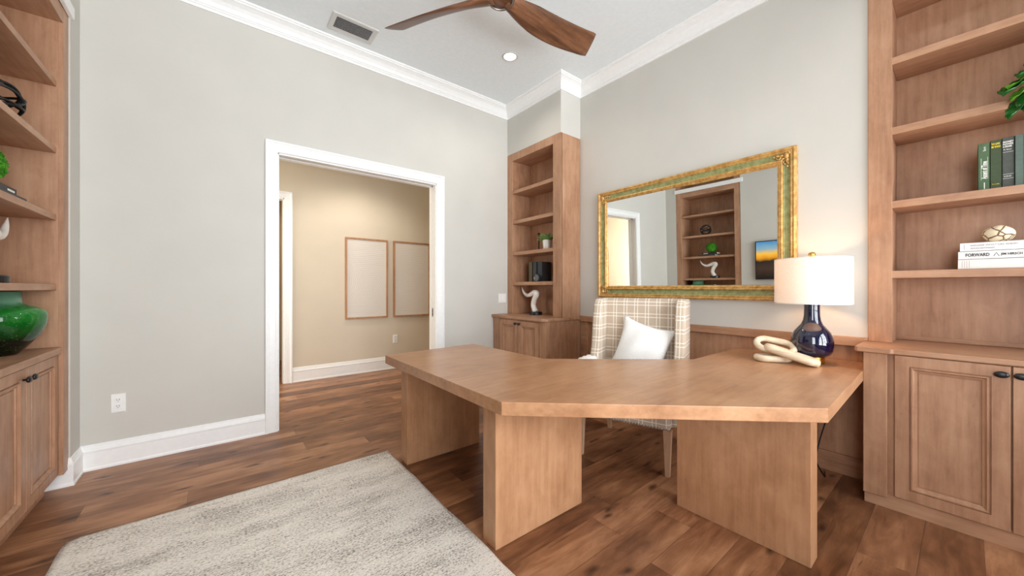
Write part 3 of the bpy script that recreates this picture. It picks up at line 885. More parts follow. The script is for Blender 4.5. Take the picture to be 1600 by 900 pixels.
rim = [gr[i][0] for i in range(nx + 1)] + [gr[nx][j] for j in range(1, ny + 1)] + [gr[i][ny] for i in range(nx - 1, -1, -1)] + [gr[0][j] for j in range(ny - 1, 0, -1)]
low = [b.verts.new((v.co.x, v.co.y, 0.0005)) for v in rim]
for k in range(len(rim)):
    k2 = (k + 1) % len(rim); b.faces.new((rim[k], rim[k2], low[k2], low[k]))
b.faces.new(list(reversed(low)))
tag(rebase(obj('area_rug', b, RUG, smooth=True), (0.2, 1.43, 0)), 'cream and grey streaked wool rug on the plank floor', 'rug')

# ------------------------------------------------------------------ wing chair (own coordinates: x across, y forward)
CH = (2.460, 1.602, 0.0); CROT = math.atan2(0.951, -0.31)
t = thing('wingback_chair', 'beige plaid wingback chair with nailhead trim behind the desk', 'chair', CH, CROT, local=True)
def rbox(x0, x1, y0, y1, z0, z1, r=0.03, n=6, shear=0.0, zr=None):
    b = BM(); box(b, x0, x1, y0, y1, z0, z1)
    bmesh.ops.bevel(b, geom=list(b.edges) + list(b.verts), offset=r, segments=n, profile=0.5, affect='EDGES')
    if shear:
        for v in b.verts: v.co.y -= shear * max(0, v.co.z - 0.45)
    return b
part('seat', rbox(-0.325, 0.325, -0.30, 0.29, 0.305, 0.50, 0.03), PLAID, t, smooth=True, uv=True)
part('backrest', rbox(-0.345, 0.345, -0.37, -0.235, 0.32, 1.165, 0.035, shear=0.07), PLAID, t, smooth=True, uv=True)
def wing(s):
    b = BM()
    # side outline (y, z), extruded across and rounded
    out = [(-0.36, 0.32), (0.24, 0.32), (0.26, 0.40), (0.26, 0.585), (0.22, 0.625), (0.06, 0.63), (-0.03, 0.68), (-0.06, 0.80), (-0.07, 1.0), (-0.09, 1.12), (-0.13, 1.163), (-0.36, 1.163)]
    x0, x1 = (0.285, 0.358)
    A = [b.verts.new((s * x0, y, z)) for y, z in out]; B = [b.verts.new((s * x1, y, z)) for y, z in out]
    n = len(out); b.faces.new(A); b.faces.new(list(reversed(B)))
    for i in range(n): b.faces.new((A[i], B[i], B[(i + 1) % n], A[(i + 1) % n]))
    bmesh.ops.recalc_face_normals(b, faces=b.faces)
    bmesh.ops.bevel(b, geom=list(b.edges), offset=0.02, segments=4, profile=0.5, affect='EDGES')
    for v in b.verts: v.co.y -= 0.07 * max(0, v.co.z - 0.45)
    return b
for s in (1, -1): part('wing', wing(s), PLAID, t, smooth=True, uv=True)
for sx in (-1, 1):
    b = BM()
    for sy in (1,):
        x, y = sx * 0.304, 0.256
        A = [b.verts.new((x + dx * 0.026, y + dy * 0.026, 0.31)) for dx, dy in ((-1, -1), (1, -1), (1, 1), (-1, 1))]
        B = [b.verts.new((x + dx * 0.015, y + dy * 0.015, 0.0)) for dx, dy in ((-1, -1), (1, -1), (1, 1), (-1, 1))]
        b.faces.new(A); b.faces.new(list(reversed(B)))
        for i in range(4): b.faces.new((A[i], A[(i + 1) % 4], B[(i + 1) % 4], B[i]))
    part('leg', b, WL, t, bevel=0.003)
    b = BM(); x, y = sx * 0.29, -0.30
    A = [b.verts.new((x + dx * 0.024, y + dy * 0.024, 0.33)) for dx, dy in ((-1, -1), (1, -1), (1, 1), (-1, 1))]
    B = [b.verts.new((x + dx * 0.016, y - 0.07 + dy * 0.016, 0.0)) for dx, dy in ((-1, -1), (1, -1), (1, 1), (-1, 1))]
    b.faces.new(A); b.faces.new(list(reversed(B)))
    for i in range(4): b.faces.new((A[i], A[(i + 1) % 4], B[(i + 1) % 4], B[i]))
    part('leg', b, WL, t, bevel=0.003)
b = BM()
def nail(x, y, z, nx, ny):
    c = Vector((x, y, z)); bmesh.ops.create_icosphere(b, subdivisions=1, radius=0.006, matrix=Matrix.Translation(c))
for i in range(33): nail(-0.304 + i * 0.019, 0.292, 0.322, 0, 1)
for s in (-1, 1):
    for i in range(28): nail(s * 0.360, 0.23 - i * 0.019, 0.332, s, 0)
part('nailhead_trim', b, NICKEL, t, smooth=True)['kind'] = 'stuff'

# cushion on the chair
def pillow(w, h, th, n=28):
    b = BM(); g = {}
    for s in (1, -1):
        for i in range(n + 1):
            for j in range(n + 1):
                u, v = i / n * 2 - 1, j / n * 2 - 1
                if s == -1 and (i in (0, n) or j in (0, n)): g[(s, i, j)] = g[(1, i, j)]; continue
                k = (1 - u ** 2) ** 0.55 * (1 - v ** 2) ** 0.55
                x = u * w / 2 * (1 - 0.13 * (1 - v * v) * (abs(u) ** 3)); z = v * h / 2 * (1 - 0.13 * (1 - u * u) * (abs(v) ** 3))
                cr = (abs(u) * abs(v)) ** 5
                y = s * th / 2 * k + 0.006 * math.sin(7 * u + 3 * v) * k
                g[(s, i, j)] = b.verts.new((x * (1 + 0.05 * cr), y, z * (1 + 0.05 * cr)))
        for i in range(n):
            for j in range(n):
                q = [g[(s, i, j)], g[(s, i + 1, j)], g[(s, i + 1, j + 1)], g[(s, i, j + 1)]]
                b.faces.new(q if s == 1 else q[::-1])
    return b
b = pillow(0.42, 0.46, 0.15)
lay = b.loops.layers.uv.verify()
for f in b.faces:
    for lp in f.loops: lp[lay].uv = (lp.vert.co.x, lp.vert.co.z)
cr = Matrix.Translation(CH) @ Matrix.Rotation(CROT, 4, 'Z') @ Matrix.Translation((-0.03, -0.16, 0.755)) @ Matrix.Rotation(math.radians(14), 4, 'X') @ Matrix.Rotation(math.radians(-14.8), 4, 'Y')
b.transform(cr)
me_p = obj('throw_pillow', b, KNIT, smooth=True)
tag(rebase(me_p, (2.6, 1.59, 0.5)), 'white ribbed square pillow propped in the plaid wing chair', 'pillow')
# white throw over the chair arm
b = BM(); n = 18; rows = []
for i in range(n + 1):
    y = -0.01 + 0.28 * i / n
    row = []
    for j in range(25):
        a = j / 24
        ph = math.pi * a
        wob = 0.006 * math.sin(i * 1.3 + j * 0.8)
        x = 0.3215 - (0.058 + wob) * math.cos(ph); z = 0.65 + 0.045 * math.sin(ph) + wob
        if a < 0.02: z = 0.50
        elif a > 0.98: z = 0.46
        elif a < 0.12: z = 0.645 - 0.10 * (0.12 - a) / 0.12 + wob * 0.5
        elif a > 0.88: z = 0.645 - 0.14 * (a - 0.88) / 0.12 + wob * 0.5
        ed = min(i, n - i) / 3.0
        if ed < 1: z -= 0.012 * (1 - ed) ** 2
        row.append(b.verts.new((x, y, z)))
    rows.append(row)
for A, B in zip(rows, rows[1:]):
    for j in range(24): b.faces.new((A[j], A[j + 1], B[j + 1], B[j]))
b.transform(Matrix.Translation(CH) @ Matrix.Rotation(CROT, 4, 'Z'))
o = obj('throw_blanket', b, THROW, smooth=True)
md = o.modifiers.new('thick', 'SOLIDIFY'); md.thickness = 0.012; md.offset = 1
tag(rebase(o, (2.3, 1.9, 0.6)), 'soft white throw draped over the arm of the plaid chair', 'blanket')

# ------------------------------------------------------------------ mirror
MY0, MY1, MZ0, MZ1 = 0.757, 2.508, 1.152, 2.276
XM = XR - 0.002
t = thing('wall_mirror', 'wide rectangular mirror in a gilt and green frame', 'mirror', (XM, 1.63, MZ0))
b = BM(); rframe(b, onXm(XM), MY0, MY1, MZ0, MZ1, [(0, 0), (0, 0.042), (0.004, 0.05), (0.012, 0.054), (0.02, 0.05), (0.024, 0.044), (0.03, 0.047), (0.036, 0.044), (0.038, 0.038)])
part('outer_moulding', b, GILT, t)
b = BM(); rframe(b, onXm(XM), MY0 + 0.038, MY1 - 0.038, MZ0 + 0.038, MZ1 - 0.038, [(0, 0.038), (0.008, 0.034), (0.02, 0.031), (0.034, 0.031), (0.042, 0.034)])
part('green_panel', b, GREENF, t)
b = BM(); rframe(b, onXm(XM), MY0 + 0.08, MY1 - 0.08, MZ0 + 0.08, MZ1 - 0.08, [(0, 0.034), (0.003, 0.041), (0.01, 0.044), (0.017, 0.041), (0.02, 0.034), (0.026, 0.035), (0.034, 0.027), (0.04, 0.025), (0.043, 0.01)])
part('inner_moulding', b, GILT, t)
gl = BM()
yc, zc = (MY0 + MY1) / 2, (MZ0 + MZ1) / 2
def glx(y, z): return XM - 0.018 - 0.0115 * (y - yc) - 0.0205 * (z - zc)
g0, g1, h0, h1 = MY0 + 0.115, MY1 - 0.115, MZ0 + 0.115, MZ1 - 0.115
fr_ = [gl.verts.new((glx(y, z), y, z)) for y, z in ((g0, h0), (g1, h0), (g1, h1), (g0, h1))]
gl.faces.new(fr_)
glass = part('mirror_glass', gl, MIRROR, t)
b = BM()
for su, sv, u, v in ((1, 1, MY0, MZ0), (-1, 1, MY1, MZ0), (-1, -1, MY1, MZ1), (1, -1, MY0, MZ1)):
    pass
for su, sv, u, v in ((1, 1, MY0, MZ0), (-1, 1, MY1, MZ0), (-1, -1, MY1, MZ1), (1, -1, MY0, MZ1)):
    b = BM()
    cx, cz = u + su * 0.06, v + sv * 0.06
    for k, (p, q, r) in enumerate([(0, 0, 0.02), (0.03, -0.004, 0.013), (-0.004, 0.03, 0.013), (0.055, -0.008, 0.011), (-0.008, 0.055, 0.011), (0.078, -0.004, 0.008), (-0.004, 0.078, 0.008), (0.02, 0.018, 0.01), (-0.018, -0.018, 0.012)]):
        bmesh.ops.create_icosphere(b, subdivisions=2, radius=r, matrix=Matrix.Translation((XM - 0.035, cx + su * p, cz + sv * q)) @ Matrix.Diagonal((0.9, 1.25 if k % 2 else 0.9, 0.9 if k % 2 else 1.25, 1)))
    for s_ in (0, 1):
        pts = []
        for k in range(14):
            a = k * 0.42; r = 0.018 * (1 - k / 16)
            p, q = 0.045 + r * math.cos(a), 0.004 + r * math.sin(a)
            if s_: p, q = q, p
            pts.append((XM - 0.042, cx + su * p, cz + sv * q))
        tube(b, pts, 0.0045, 6)
    part('corner_ornament', b, GILT, t, smooth=True)

# ------------------------------------------------------------------ table lamp
LX, LY = 3.0, 0.625
t = thing('table_lamp', 'navy ceramic table lamp with white drum shade on the desk', 'lamp', (LX, LY, ZT))
b = BM(); lathe(b, [(0, 0), (0.062, 0), (0.065, 0.004), (0.065, 0.044), (0.06, 0.05), (0, 0.05)], (LX, LY, ZT), 40, False); part('foot', b, GOLDB, t, smooth=False, bevel=0.001)
b = BM(); lathe(b, [(0.06, 0.05), (0.082, 0.052), (0.096, 0.062), (0.106, 0.085), (0.111, 0.12), (0.111, 0.145), (0.106, 0.175), (0.094, 0.203), (0.075, 0.228), (0.057, 0.25), (0.047, 0.276), (0.0425, 0.306), (0.041, 0.36), (0.043, 0.40), (0.04, 0.415), (0.0, 0.415)], (LX, LY, ZT), 56); part('body', b, NAVY, t, smooth=True)
b = BM(); lathe(b, [(0.012, 0.415), (0.012, 0.46), (0.006, 0.462), (0.004, 0.67), (0.0, 0.67)], (LX, LY, ZT), 16); part('stem', b, GOLDB, t, smooth=True)
b = BM(); lathe(b, [(0.004, 0.67), (0.014, 0.672), (0.016, 0.678), (0.008, 0.684), (0.017, 0.692), (0.02, 0.703), (0.016, 0.714), (0.0, 0.72)], (LX, LY, ZT), 24); part('finial', b, GOLDB, t, smooth=True)
b = BM(); RS = 0.199
lathe(b, [(RS, 0.385), (RS, 0.675)], (LX, LY, ZT), 72, False); lathe(b, [(RS - 0.002, 0.675), (RS - 0.002, 0.385)], (LX, LY, ZT), 72, False)
sh = part('lamp_shade', b, SHADE, t, smooth=True)
for z in (0.384, 0.670):
    b = BM(); lathe(b, [(RS + 0.001, z), (RS + 0.001, z + 0.006), (RS - 0.004, z + 0.006), (RS - 0.004, z), (RS + 0.001, z)], (LX, LY, ZT), 72, False)
    part('shade_ring', b, POTW, sh)
b = BM()
for k in range(3):
    a = k * 2.094
    tube(b, [(LX + 0.005 * math.cos(a), LY + 0.005 * math.sin(a), ZT + 0.668), (LX + (RS - 0.002) * math.cos(a), LY + (RS - 0.002) * math.sin(a), ZT + 0.672)], 0.0018, 6)
part('spider', b, GOLDB, sh)
b = BM(); bmesh.ops.create_icosphere(b, subdivisions=3, radius=0.028, matrix=Matrix.Translation((LX, LY, ZT + 0.50)) @ Matrix.Diagonal((1, 1, 1.25, 1))); part('bulb', b, BULB, t, smooth=True)
point('table_lamp_light', (LX, LY - 0.05, ZT + 0.53), 3.6, (1.0, 0.55, 0.28), 0.03)

b = BM()
tube(b, spline([(3.236, 0.47, 0.696), (3.20, 0.49, 0.66), (3.13, 0.52, 0.56), (3.08, 0.56, 0.42), (3.06, 0.60, 0.24), (3.04, 0.61, 0.12), (3.10, 0.58, 0.012), (3.2, 0.6, 0.006)], 8), 0.004, 8)
tag(rebase(obj('power_cord', b, BLACKW, smooth=True), (3.1, 0.68, 0)), 'black power cord hanging below the desk by the wainscot', 'cord')

# ------------------------------------------------------------------ wooden link sculpture
def stadium(c, L, Sd, hl, hs, r, seg=14):
    c, L, Sd = Vector(c), Vector(L).normalized(), Vector(Sd)
    Sd = (Sd - L * Sd.dot(L)).normalized()
    pts = []
    st = hl - hs; m = 10
    for k in range(m + 1): a = -math.pi / 2 + math.pi * k / m; pts.append(c + L * (st + hs * math.cos(a)) + Sd * hs * math.sin(a))
    for k in range(1, 6): pts.append(c + L * (st - 2 * st * k / 6) + Sd * hs)
    for k in range(m + 1): a = math.pi / 2 + math.pi * k / m; pts.append(c + L * (-st + hs * math.cos(a)) + Sd * hs * math.sin(a))
    for k in range(1, 6): pts.append(c + L * (-st + 2 * st * k / 6) - Sd * hs)
    b = BM(); tube(b, pts, r, seg, closed=True)
    return b
t = thing('link_sculpture', 'pale carved wooden chain link sculpture in front of the lamp', 'sculpture', (2.86, 0.74, ZT))
part('link', stadium((2.848, 0.70, 0.823), (0.0, -0.235, -0.062), (0.96, 0.22, -0.02), 0.129, 0.036, 0.025), WP, t, smooth=True)
part('link', stadium((2.882, 0.795, 0.866), (0.05, -0.16, -0.028), (0.85, 0.1, 0.55), 0.102, 0.052, 0.02), WP, t, smooth=True)
part('link', stadium((2.855, 0.80, 0.787), (0.1, -0.13, 0.0), (0.9, 0.3, 0.0), 0.09, 0.045, 0.0215), WP, t, smooth=True)

# ------------------------------------------------------------------ ceiling fixtures
t = thing('ceiling_vent', 'white louvred air vent in the ceiling beside the crown moulding', 'vent', (0.925, 3.43, ZC - 0.012))
vx0, vx1, vy0, vy1 = 0.735, 1.117, 3.308, 3.548
b = BM(); rframe(b, onZm(ZC), vx0, vx1, vy0, vy1, [(0, 0), (0, 0.006), (0.006, 0.011), (0.04, 0.009), (0.04, 0.0)]); part('frame', b, GREYV, t)
b = BM(); box(b, vx0 + 0.04, vx1 - 0.04, vy0 + 0.04, vy1 - 0.04, ZC - 0.0015, ZC - 0.0005); part('dark_backing', b, DARK, t)
for k in range(9):
    y = vy0 + 0.05 + k * 0.0178
    b = BM(); box(b, vx0 + 0.04, vx1 - 0.04, -0.0065, 0.0065, -0.0008, 0.0008, Matrix.Translation((0, y, ZC - 0.0065)) @ Matrix.Rotation(math.radians(35), 4, 'X')); part('slat', b, GREYV, t)

def downlight(x, y, label, lit=True, r=0.082):
    t = thing('recessed_light', label, 'light', (x, y, ZC - 0.008))
    b = BM(); lathe(b, [(r, 0), (r, -0.004), (r - 0.006, -0.007), (r - 0.018, -0.006), (r - 0.022, 0.0)], (x, y, ZC - 0.0002), 40, False); part('trim_ring', b, GREYV, t, smooth=True)
    b = BM(); lathe(b, [(0, -0.0015), (r - 0.022, -0.0015), (r - 0.022, -0.0008), (0, -0.0008)], (x, y, ZC), 32, False); part('lens', b, LENS if lit else GREYV, t, smooth=False)
downlight(2.269, 2.862, 'lit recessed downlight in the ceiling right of the fan')
downlight(0.29, 3.50 - 0.19, 'unlit round ceiling fixture at the top left by the crown', False, 0.1)

# ceiling fan
FC = (1.44, 1.915); FZ = 3.19
t = thing('ceiling_fan', 'walnut three-blade ceiling fan with a round hub', 'fan', (FC[0], FC[1], FZ - 0.06))
b = BM(); lathe(b, [(0, -0.045), (0.075, -0.045), (0.095, -0.03), (0.105, 0.0), (0.10, 0.04), (0.07, 0.075), (0.025, 0.09), (0, 0.09)], (FC[0], FC[1], FZ), 40, False); part('hub', b, WF, t, smooth=True)
b = BM(); lathe(b, [(0.077, -0.046), (0.077, -0.05), (0.085, -0.052), (0.09, -0.046), (0.09, -0.04)], (FC[0], FC[1], FZ), 40, False); part('hub_ring', b, NICKEL, t, smooth=True)
b = BM(); lathe(b, [(0.014, 0.085), (0.014, ZC - FZ - 0.06), (0.06, ZC - FZ - 0.055), (0.07, ZC - FZ), (0, ZC - FZ)], (FC[0], FC[1], FZ), 24); part('down_rod', b, BLACK, t, smooth=True)
def blade(ang):
    b = BM(); rings = []; n = 26; m = 14
    for i in range(n + 1):
        s = i / n; r = 0.05 + 0.84 * s
        w = 0.115 + 0.075 * (1 - math.exp(-s * 3.2)) + 0.015 * math.sin(s * 3.1)
        if s > 0.92: w *= 1 - 0.10 * ((s - 0.92) / 0.08) ** 2
        if s < 0.3: w *= 0.80 + 0.20 * (s / 0.3)
        th = 0.05 * (1 - s) ** 1.6 + 0.012
        pit = math.radians(35 - 9 * s) * min(1, 0.35 + s * 3.2)
        lift = -0.02 + 0.04 * s * s
        swp = 0.03 * math.sin(s * math.pi) - 0.06 * s
        ring = []
        for k in range(m):
            a = 2 * math.pi * k / m
            c = 0.5 * w * math.copysign(abs(math.cos(a)) ** 0.8, math.cos(a)); h = 0.5 * th * math.sin(a)
            cy = c * math.cos(pit) + h * math.sin(pit); cz = -c * math.sin(pit) + h * math.cos(pit)
            rr = r + (0.03 * (c / (w / 2)) if s > 0.9 else 0) * ((s - 0.9) / 0.1 if s > 0.9 else 0)
            ring.append(b.verts.new((rr, cy + swp, cz + lift)))
        rings.append(ring)
    for A, B in zip(rings, rings[1:]):
        for k in range(m): b.faces.new((A[k], A[(k + 1) % m], B[(k + 1) % m], B[k]))
    b.faces.new(rings[0]); b.faces.new(rings[-1])
    o = obj('blade', b, WF, t, smooth=True)
    return o
for a in (2.6, 121.6, 242.0):
    o = blade(a)
    o.location = (0, 0, 0.06); o.rotation_euler = (0, 0, math.radians(a))

# ------------------------------------------------------------------ framed reliefs in the hall
for (x0, x1, lab) in ((1.392, 2.001, 'left framed white line relief in thin oak frame on the hall wall'), (2.091, 2.70, 'right framed white line relief on the hall wall, partly behind the door jamb')):
    t = thing('framed_art', lab, 'picture', ((x0 + x1) / 2, YH, 0.80))
    b = BM(); rframe(b, onYm(YH - 0.001), x0, x1, 0.80, 1.98, [(0, 0), (0, 0.035), (0.022, 0.035), (0.024, 0.022)]); part('frame', b, OAKF, t)
    b = BM(); box(b, x0 + 0.02, x1 - 0.02, YH - 0.022, YH - 0.004, 0.82, 1.96); part('panel', b, ART, t)

# ------------------------------------------------------------------ television on the left wall (seen in the mirror)
t = thing('television', 'wall-mounted television showing a sunset, seen in the mirror', 'television', (XL + 0.03, 1.60, 1.24))
b = BM(); box(b, XL + 0.012, XL + 0.05, 1.03, 2.17, 1.235, 1.885); part('case', b, BLACK, t, bevel=0.004)
b = BM(); box(b, XL + 0.05, XL + 0.0515, 1.045, 2.155, 1.25, 1.87); sc_ = part('screen', b, SUNSET, t)
b = BM(); box(b, XL + 0.001, XL + 0.014, 1.4, 1.8, 1.4, 1.7); part('wall_bracket', b, DARK, t)
b = BM(); box(b, XL + 0.002, XL + 0.085, 1.13, 2.15, 1.06, 1.135)
tag(rebase(obj('soundbar', b, BLACK, bevel=0.015), (XL + 0.04, 1.64, 1.06)), 'black soundbar on the wall below the television', 'soundbar')

# ------------------------------------------------------------------ shelf objects
def horn(label, ox, oy, oz):
    """bleached S-shaped horn on a black disc; tip points to +y"""
    t = thing('horn_sculpture', label, 'sculpture', (ox, oy, oz), group=None)
    b = BM(); lathe(b, [(0, 0), (0.078, 0), (0.08, 0.004), (0.08, 0.032), (0.074, 0.038), (0, 0.038)], (ox, oy, oz), 32, False); part('base', b, BLACK, t)
    P = spline([(0, 0.0, 0.036), (0, 0.025, 0.07), (0, 0.045, 0.125), (0, 0.022, 0.195), (0, -0.01, 0.245), (0, -0.005, 0.272), (0, 0.04, 0.272), (0, 0.095, 0.25), (0, 0.155, 0.238), (0, 0.215, 0.262), (0, 0.25, 0.305), (0, 0.268, 0.345)], 5)
    P = [Vector((ox, oy, oz)) + p for p in P]; n = len(P)
    R = []
    for i in range(n):
        s = i / (n - 1)
        R.append(0.038 - 0.005 * math.sin(s * 9) * (s < 0.35) - 0.006 * s if s < 0.5 else max(0.003, 0.035 * (1 - (s - 0.5) / 0.5) ** 0.7))
    b = BM(); tube(b, P, R, 16); part('horn', b, HORN, t, smooth=True)
    return t
horn('white curved horn on a black disc on the far corner cabinet', 3.06, 3.345, 0.918)
horn('white curved horn on a black disc on the left bookcase shelf below the moss ball', -0.875, 2.885, 1.274)

def book_up(label, x, y1, y0, z, h, d, mat, group=None, name='book'):
    """standing book, spine facing -X"""
    t = thing(name, label, 'book', (x + d / 2, (y0 + y1) / 2, z), group=group)
    b = BM(); box(b, x, x + d, y1 - 0.003, y1, z, z + h); box(b, x, x + d, y0, y0 + 0.003, z, z + h); box(b, x, x + 0.004, y0, y1, z, z + h)
    part('cover', b, mat, t, bevel=0.0012)
    b = BM(); box(b, x + 0.004, x + d - 0.006, y0 + 0.003, y1 - 0.003, z + 0.003, z + h - 0.004); part('pages', b, PAGES, t)
    return t
GB1 = plain('green_cloth', (76, 102, 70), 0.7, noise=0.1, nscale=60)
GB2 = plain('dark_olive_cloth', (62, 76, 50), 0.7, noise=0.1, nscale=60)
GB3 = plain('charcoal_cloth', (74, 78, 72), 0.7, noise=0.1, nscale=60)
GB4 = plain('grey_green_cloth', (92, 108, 98), 0.7, noise=0.08, nscale=60)
GB5 = plain('bottle_green_cloth', (24, 52, 44), 0.6, noise=0.1, nscale=60)
INKW = plain('white_ink', (240, 240, 234), 0.6); INKY = plain('yellow_ink', (232, 206, 40), 0.6); INKB = plain('black_ink', (24, 24, 26), 0.6); INKG = plain('grey_ink', (150, 150, 152), 0.6)
BX, BZ = 3.30, 1.789
def spine_h(y, z, x):   # text reading right-to-left in y (image left to right), upright
    return Matrix(((0, 0, -1, x), (-1, 0, 0, y), (0, 1, 0, z), (0, 0, 0, 1)))
def spine_v(y, z, x):   # reads upward
    return Matrix(((0, 0, -1, x), (0, 1, 0, y), (1, 0, 0, z), (0, 0, 0, 1)))
SG = None
t = book_up('mid-green book, leftmost of the upright row on the right bookcase', BX, -0.043, -0.0835, BZ, 0.262, 0.17, GB1)
text_part('spine_title', 'Ascent of Time', 0.026, Matrix(((0, 0, -1, BX - 0.0006), (0, -1, 0, -0.0655), (1, 0, 0, BZ + 0.065), (0, 0, 0, 1))) @ Matrix.Diagonal((0.6, -1, 1, 1)), INKW, t, bold=0.0006)
text_part('spine_author', 'Burn', 0.014, Matrix(((0, 0, -1, BX - 0.0006), (0, -1, 0, -0.0655), (1, 0, 0, BZ + 0.218), (0, 0, 0, 1))) @ Matrix.Diagonal((0.9, -1, 1, 1)), INKW, t)
for a, c, z0, z1 in ((-0.0545, -0.0535, 0.06, 0.18), (-0.0765, -0.0755, 0.065, 0.185), (-0.0665, -0.0635, 0.01, 0.045)):
    b = BM(); box(b, BX - 0.0006, BX, a, c, BZ + z0, BZ + z1); part('spine_rule', b, INKW, t)
t = book_up('dark olive book with yellow title, second in the upright row', BX, -0.0845, -0.1225, BZ, 0.268, 0.17, GB2)
text_part('spine_title', 'TO LIVE', 0.0125, spine_h(-0.0885, BZ + 0.247, BX - 0.0006), INKY, t, bold=0.0005, xs=0.62)
text_part('spine_title', 'BE GOLD', 0.0125, spine_h(-0.0885, BZ + 0.231, BX - 0.0006), INKY, t, bold=0.0005, xs=0.58)
text_part('spine_author', 'M. J. LANE', 0.0075, spine_h(-0.0905, BZ + 0.028, BX - 0.0006), INKY, t, xs=0.72)
t = book_up('charcoal book with white block lettering, third in the upright row', BX, -0.1235, -0.163, BZ, 0.272, 0.17, GB3)
for k, s in enumerate(('MONEY', 'POWER', '& DREAMS')):
    text_part('spine_title', s, 0.0125, spine_h(-0.1255, BZ + 0.247 - k * 0.0125, BX - 0.0006), INKW, t, bold=0.0003, xs=(0.8, 0.78, 0.5)[k])
text_part('spine_author', 'M. Boyd', 0.009, spine_h(-0.1275, BZ + 0.206, BX - 0.0006), INKW, t, xs=0.85)
text_part('publisher_mark', 'SURGE', 0.0085, spine_h(-0.129, BZ + 0.062, BX - 0.0006), INKW, t, xs=0.95)
for z0 in (0.073, 0.05, 0.192):
    b = BM(); box(b, BX - 0.0005, BX, -0.161, -0.1255, BZ + z0, BZ + z0 + 0.0011); part('spine_rule', b, INKW, t)
book_up('plain grey-green book, fourth in the upright row', BX - 0.004, -0.164, -0.192, BZ, 0.272, 0.175, GB4)
book_up('bottle-green book at the picture edge, last of the upright row', BX + 0.004, -0.193, -0.235, BZ, 0.262, 0.17, GB5)

WB = plain('white_book_cloth', (238, 236, 234), 0.6); WB2 = plain('cream_white_book_cloth', (236, 230, 224), 0.6)
def book_flat(label, x, y1, y0, z, th, d, mat):
    t = thing('book', label, 'book', (x + d / 2, (y0 + y1) / 2, z))
    b = BM(); box(b, x, x + d, y0, y1, z, z + 0.003); box(b, x, x + d, y0, y1, z + th - 0.003, z + th); box(b, x, x + 0.004, y0, y1, z, z + th)
    part('cover', b, mat, t, bevel=0.0012)
    b = BM(); box(b, x + 0.004, x + d - 0.005, y0 + 0.004, y1 - 0.004, z + 0.003, z + th - 0.003); part('pages', b, PAGES, t)
    return t
SX, SZ = 3.275, 1.3565
t = book_flat('thick cream-white book at the bottom of the white stack', SX, 0.0275, -0.25, SZ, 0.054, 0.21, WB2)
for k in range(4):
    b = BM(); box(b, SX - 0.0006, SX, 0.012 - k * 0.0085, 0.0132 - k * 0.0085, SZ + 0.008, SZ + 0.046); part('spine_rule', b, INKG, t)
t = book_flat('white book lettered in bold black capitals, middle of the white stack', SX, 0.0270, -0.25, SZ + 0.0545, 0.044, 0.21, WB)
text_part('spine_title', 'FORWARD', 0.024, spine_h(0.001, SZ + 0.0765, SX - 0.0006), INKB, t, bold=0.0006, xs=0.70)
b = BM()
ty, tz = -0.1045, SZ + 0.0765
tube(b, [(SX - 0.0006, ty + 0.009, tz - 0.0095), (SX - 0.0006, ty, tz + 0.0095), (SX - 0.0006, ty - 0.009, tz - 0.0095)], 0.0011, 6); part('triangle_mark', b, INKB, t)
text_part('spine_author', 'JIM HIRSCH', 0.017, spine_h(-0.119, SZ + 0.0765, SX - 0.0006), INKB, t, bold=0.0003, xs=0.8)
t = book_flat('white book with thin grey lettering on top of the white stack', SX + 0.003, 0.0205, -0.25, SZ + 0.099, 0.0475, 0.2, WB)
text_part('spine_title', 'IMAGINE WHAT LIES AHEAD', 0.0125, spine_h(-0.0165, SZ + 0.130, SX + 0.0024), INKG, t, xs=0.98)
text_part('spine_author', 'SIMON MATTHEWS', 0.0105, spine_h(-0.0165, SZ + 0.114, SX + 0.0024), INKG, t, xs=0.9)
b = BM(); box(b, SX + 0.0024, SX + 0.003, 0.004, 0.0052, SZ + 0.107, SZ + 0.138); part('spine_rule', b, INKG, t)
b = BM(); bmesh.ops.create_uvsphere(b, u_segments=32, v_segments=20, radius=1.0, matrix=Matrix.Translation((3.35, -0.114, SZ + 0.1465 + 0.0455)) @ Matrix.Diagonal((0.053, 0.057, 0.046, 1)))
for v in b.verts: v.co += Vector((0, 0, 0.002 * math.sin(v.co.y * 90)))
tag(rebase(obj('ceramic_orb', b, CRACK, smooth=True), (3.35, -0.114, SZ + 0.1465)), 'cream crackled stone egg resting on the white book stack', 'ornament')

# monstera plant at the picture's right edge
def leaf_bm(b, root, tip, width, droop=0.03, cuts=True):
    root, tip = Vector(root), Vector(tip); d = tip - root; L = d.length; d.normalize()
    side = d.cross(Vector((0, 0, 1))).normalized() if abs(d.z) < 0.95 else Vector((0, 1, 0))
    nrm = side.cross(d).normalized()
    n, m = 14, 8; rows = []
    for i in range(n + 1):
        s = i / n; w = width * (math.sin(math.pi * min(1, s * 0.94 + 0.06)) ** 0.6) * (1 - 0.35 * s)
        if s > 0.985: w = 0.001
        row = []
        for j in range(m + 1):
            q = j / m * 2 - 1
            ww = w
            if cuts and abs(q) > 0.45 and (i % 4 == 2): ww = w * 0.72
            p = root + d * (L * s) + side * (ww * q) + nrm * (0.25 * width * (abs(q) ** 1.5) - droop * s * s + 0.004 * math.sin(i * 1.6) * abs(q))
            row.append(b.verts.new(p))
        rows.append(row)
    for A, B in zip(rows, rows[1:]):
        for j in range(m): b.faces.new((A[j], A[j + 1], B[j + 1], B[j]))
def solid(o, th):
    md = o.modifiers.new('thick', 'SOLIDIFY'); md.thickness = th; md.offset = 0
PZ = 2.246
t = thing('potted_plant', 'glossy green leafy plant on the right bookcase shelf above the green books', 'plant', (3.40, -0.33, PZ))
